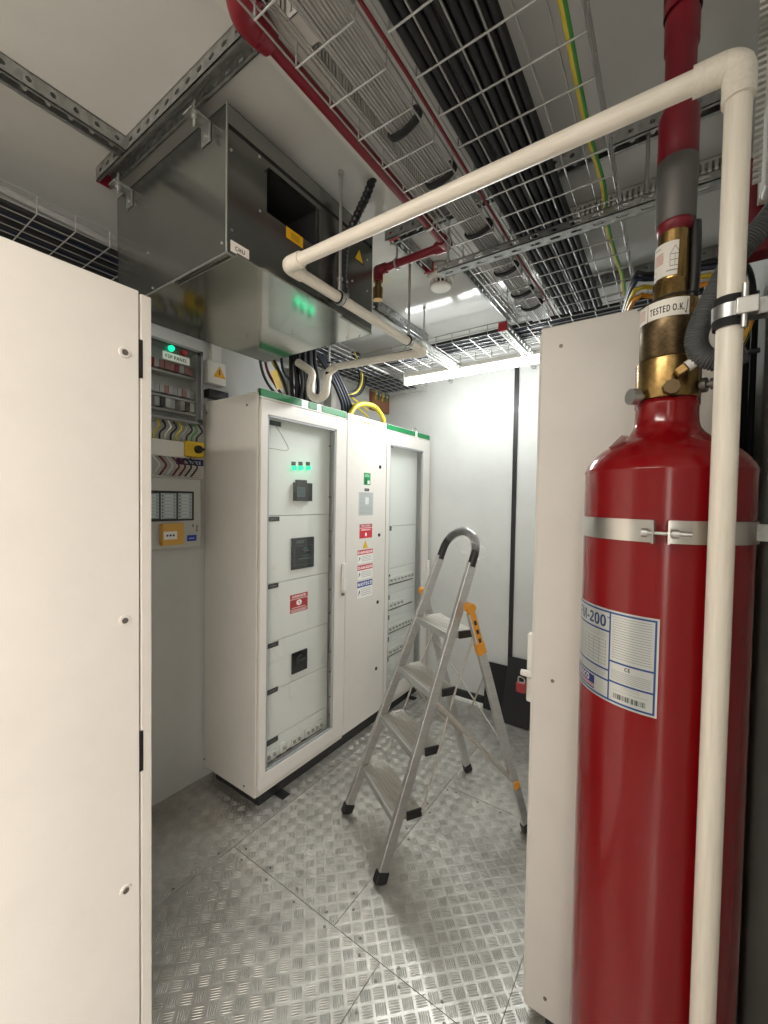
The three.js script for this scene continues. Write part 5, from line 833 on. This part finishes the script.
// ------------------------------------------------------------------ black boards leaning on the end wall
{
  const board = (x0, x1, yT, zT, zB, lab) => { const c = V((x0 + x1) / 2, 0, 0); return solo('black_board', bar(V(c.x, 0.004, zB), V(c.x, yT, zT), x1 - x0, 0.008, V(1, 0, 0)), M.blackMatte, lab, 'board', 'black boards leaning on the end wall'); };
  const a = at(487, 661, 'z', ZB + 0.012), b = at(508, 666, 'z', ZB + 0.012);
  board(a.x, b.x + 0.03, a.y, ZB + 0.012, ZB + 0.075, 'shorter black board leaning on the end wall beside the ladder');
  const c = at(511, 654, 'x', -0.951); board(-0.951, -0.62, c.y, ZB + 0.02, -2.845, 'taller black board leaning out toward the padlocked cabinet');
}

for (const [px, py, w] of [[451, 381.5, 'left of the black seal'], [533.5, 367, 'right of the black seal']]) {
  const p = at(px, py, 'z', ZB + 0.012);
  solo('wall_clip', [plain(new THREE.TorusGeometry(0.013, 0.0045, 8, 18).rotateY(0.5).translate(p.x, p.y, p.z + 0.008)), box(p.x - 0.024, p.x + 0.01, p.y + 0.008, p.y + 0.018, ZB, ZB + 0.01, 0.002)], M.zinc, 'small steel clip on the end wall ' + w, 'clip', 'steel clips on the end wall');
}
// ------------------------------------------------------------------ right-hand corner: hose, box, trunking, wires
{
  const zc = -0.9, P = [[790, 190], [766, 222], [738, 254], [718, 288], [703, 318], [696, 340], [702, 355], [722, 361], [745, 352]].map(([x, y], i) => at(x, y, 'z', -0.885));
  P[0].x = Math.min(P[0].x, XR - 0.01);
  solo('ribbed_conduit', sweep(P, (u, i) => 0.0158 + 0.0016 * ((i >> 1) % 2), 320, 18), M.greyConduit, 'grey ribbed conduit curving down beside the brass valve', 'conduit');
  const rb = at(746, 200, 'z', -1.16), rt = at(746, 158, 'z', -1.16), rl = at(746, 246, 'z', -1.16);
  solo('red_box', box(rb.x - 0.006, XR, rl.y, rt.y + 0.02, -1.25, -1.195, 0.006), M.redPipe, 'dark red box on the wall behind the upright white pipe', 'alarm box');
  const wt = at(762, 196, 'z', -1.06); solo('wall_plate', box(wt.x, XR, wt.y, wt.y + 0.16, -1.08, -1.03, 0.006), M.trunking, 'pale plate in front of the dark red box', 'plate');
  const t = thing('slotted_trunking', 'upright slotted trunking on the wall beside the pipe elbow', 'trunking', V(XR - 0.02, 2.0, -1.17), 'slotted plastic trunkings');
  const s0 = at(759, 190, 'z', -1.13), s1 = at(764, 70, 'z', -1.13);
  part(t, 'channel', box(s0.x + 0.004, XR, s0.y, YC - 0.01, -1.19, -1.13, 0.002), M.trunking, 'pale trunking channel');
  for (let k = 0; k < 30; k++) { const y = s0.y + 0.02 + k * 0.013; if (y > YC - 0.04) break; part(t, 'slot_rib', box(s0.x - 0.010, s0.x + 0.006, y, y + 0.006, -1.14, -1.131), M.trunking, 'narrow trunking rib'); }
  for (let i = 0; i < 4; i++) cable('gap_blocker', 'added black cable keeping light out of the gap beside the blank cabinet', [V(0.118 + i * 0.0142, 0.01, -1.43), V(0.119 + i * 0.0142, 0.8, -1.432), V(0.118 + i * 0.0142, 1.5, -1.428), V(0.119 + i * 0.0142, 2.1, -1.43)], 0.0068, M.blackCable, 'added black cables darkening the gap');  // added cables, block the tube light so the gap stays dark
  // coloured wires over the cabinet roof
  const W = [[M.yellowCable, 0, 'yellow'], [M.orange, 8, 'orange'], [M.blueCable, -8, 'blue-black'], [M.blackCable, -13, 'black']];
  for (const [m, o, w] of W) { const q = [[632, 296 + o], [652, 288 + o], [690, 279 + o], [722, 274 + o], [744, 276 + o], [753, 296 + o * 0.5], [748, 330], [738, 352]].map(([x, y], i) => at(x, y, 'z', i > 4 ? -1.19 : -1.29)); q.forEach((p) => { p.y = Math.max(p.y, p.z < -1.24 ? 2.06 : 0); p.x = Math.min(p.x, XR - 0.015); }); q.unshift(V(q[0].x - 0.08, 2.058, -1.5), V(q[0].x - 0.1, 2.056, -1.75)); cable('roof_wire', w + ' wire crossing the cabinet roof behind the valve', q, 0.0062, m, 'coloured wires behind the valve'); }
  for (let i = 0; i < 5; i++) cable('roof_cable', (i % 2 ? 'black' : 'dark blue') + ' cable lying on the roof of the blank cabinet', [V(-0.30, 2.062 + i * 0.001, -1.5 - i * 0.04), V(-0.1, 2.066, -1.46 - i * 0.04), V(0.05, 2.063, -1.42 - i * 0.035), V(0.14, 2.07, -1.40 - i * 0.03)], 0.012, i % 2 ? M.blackCable : M.blueCable, 'dark cables on the blank cabinet');
  const bl = at(722, 398, 'z', -0.9), b2 = at(737, 372, 'z', -0.95), b3 = at(722, 358, 'z', -0.97), b4 = at(760, 350, 'z', -0.97); b4.x = Math.min(b4.x, XR - 0.01);
  cable('valve_lead', 'thin black lead curling behind the upright white pipe', [bl, b2, b3, b4], 0.0045, M.blackCable);
}
renderer.render(scene, camera);
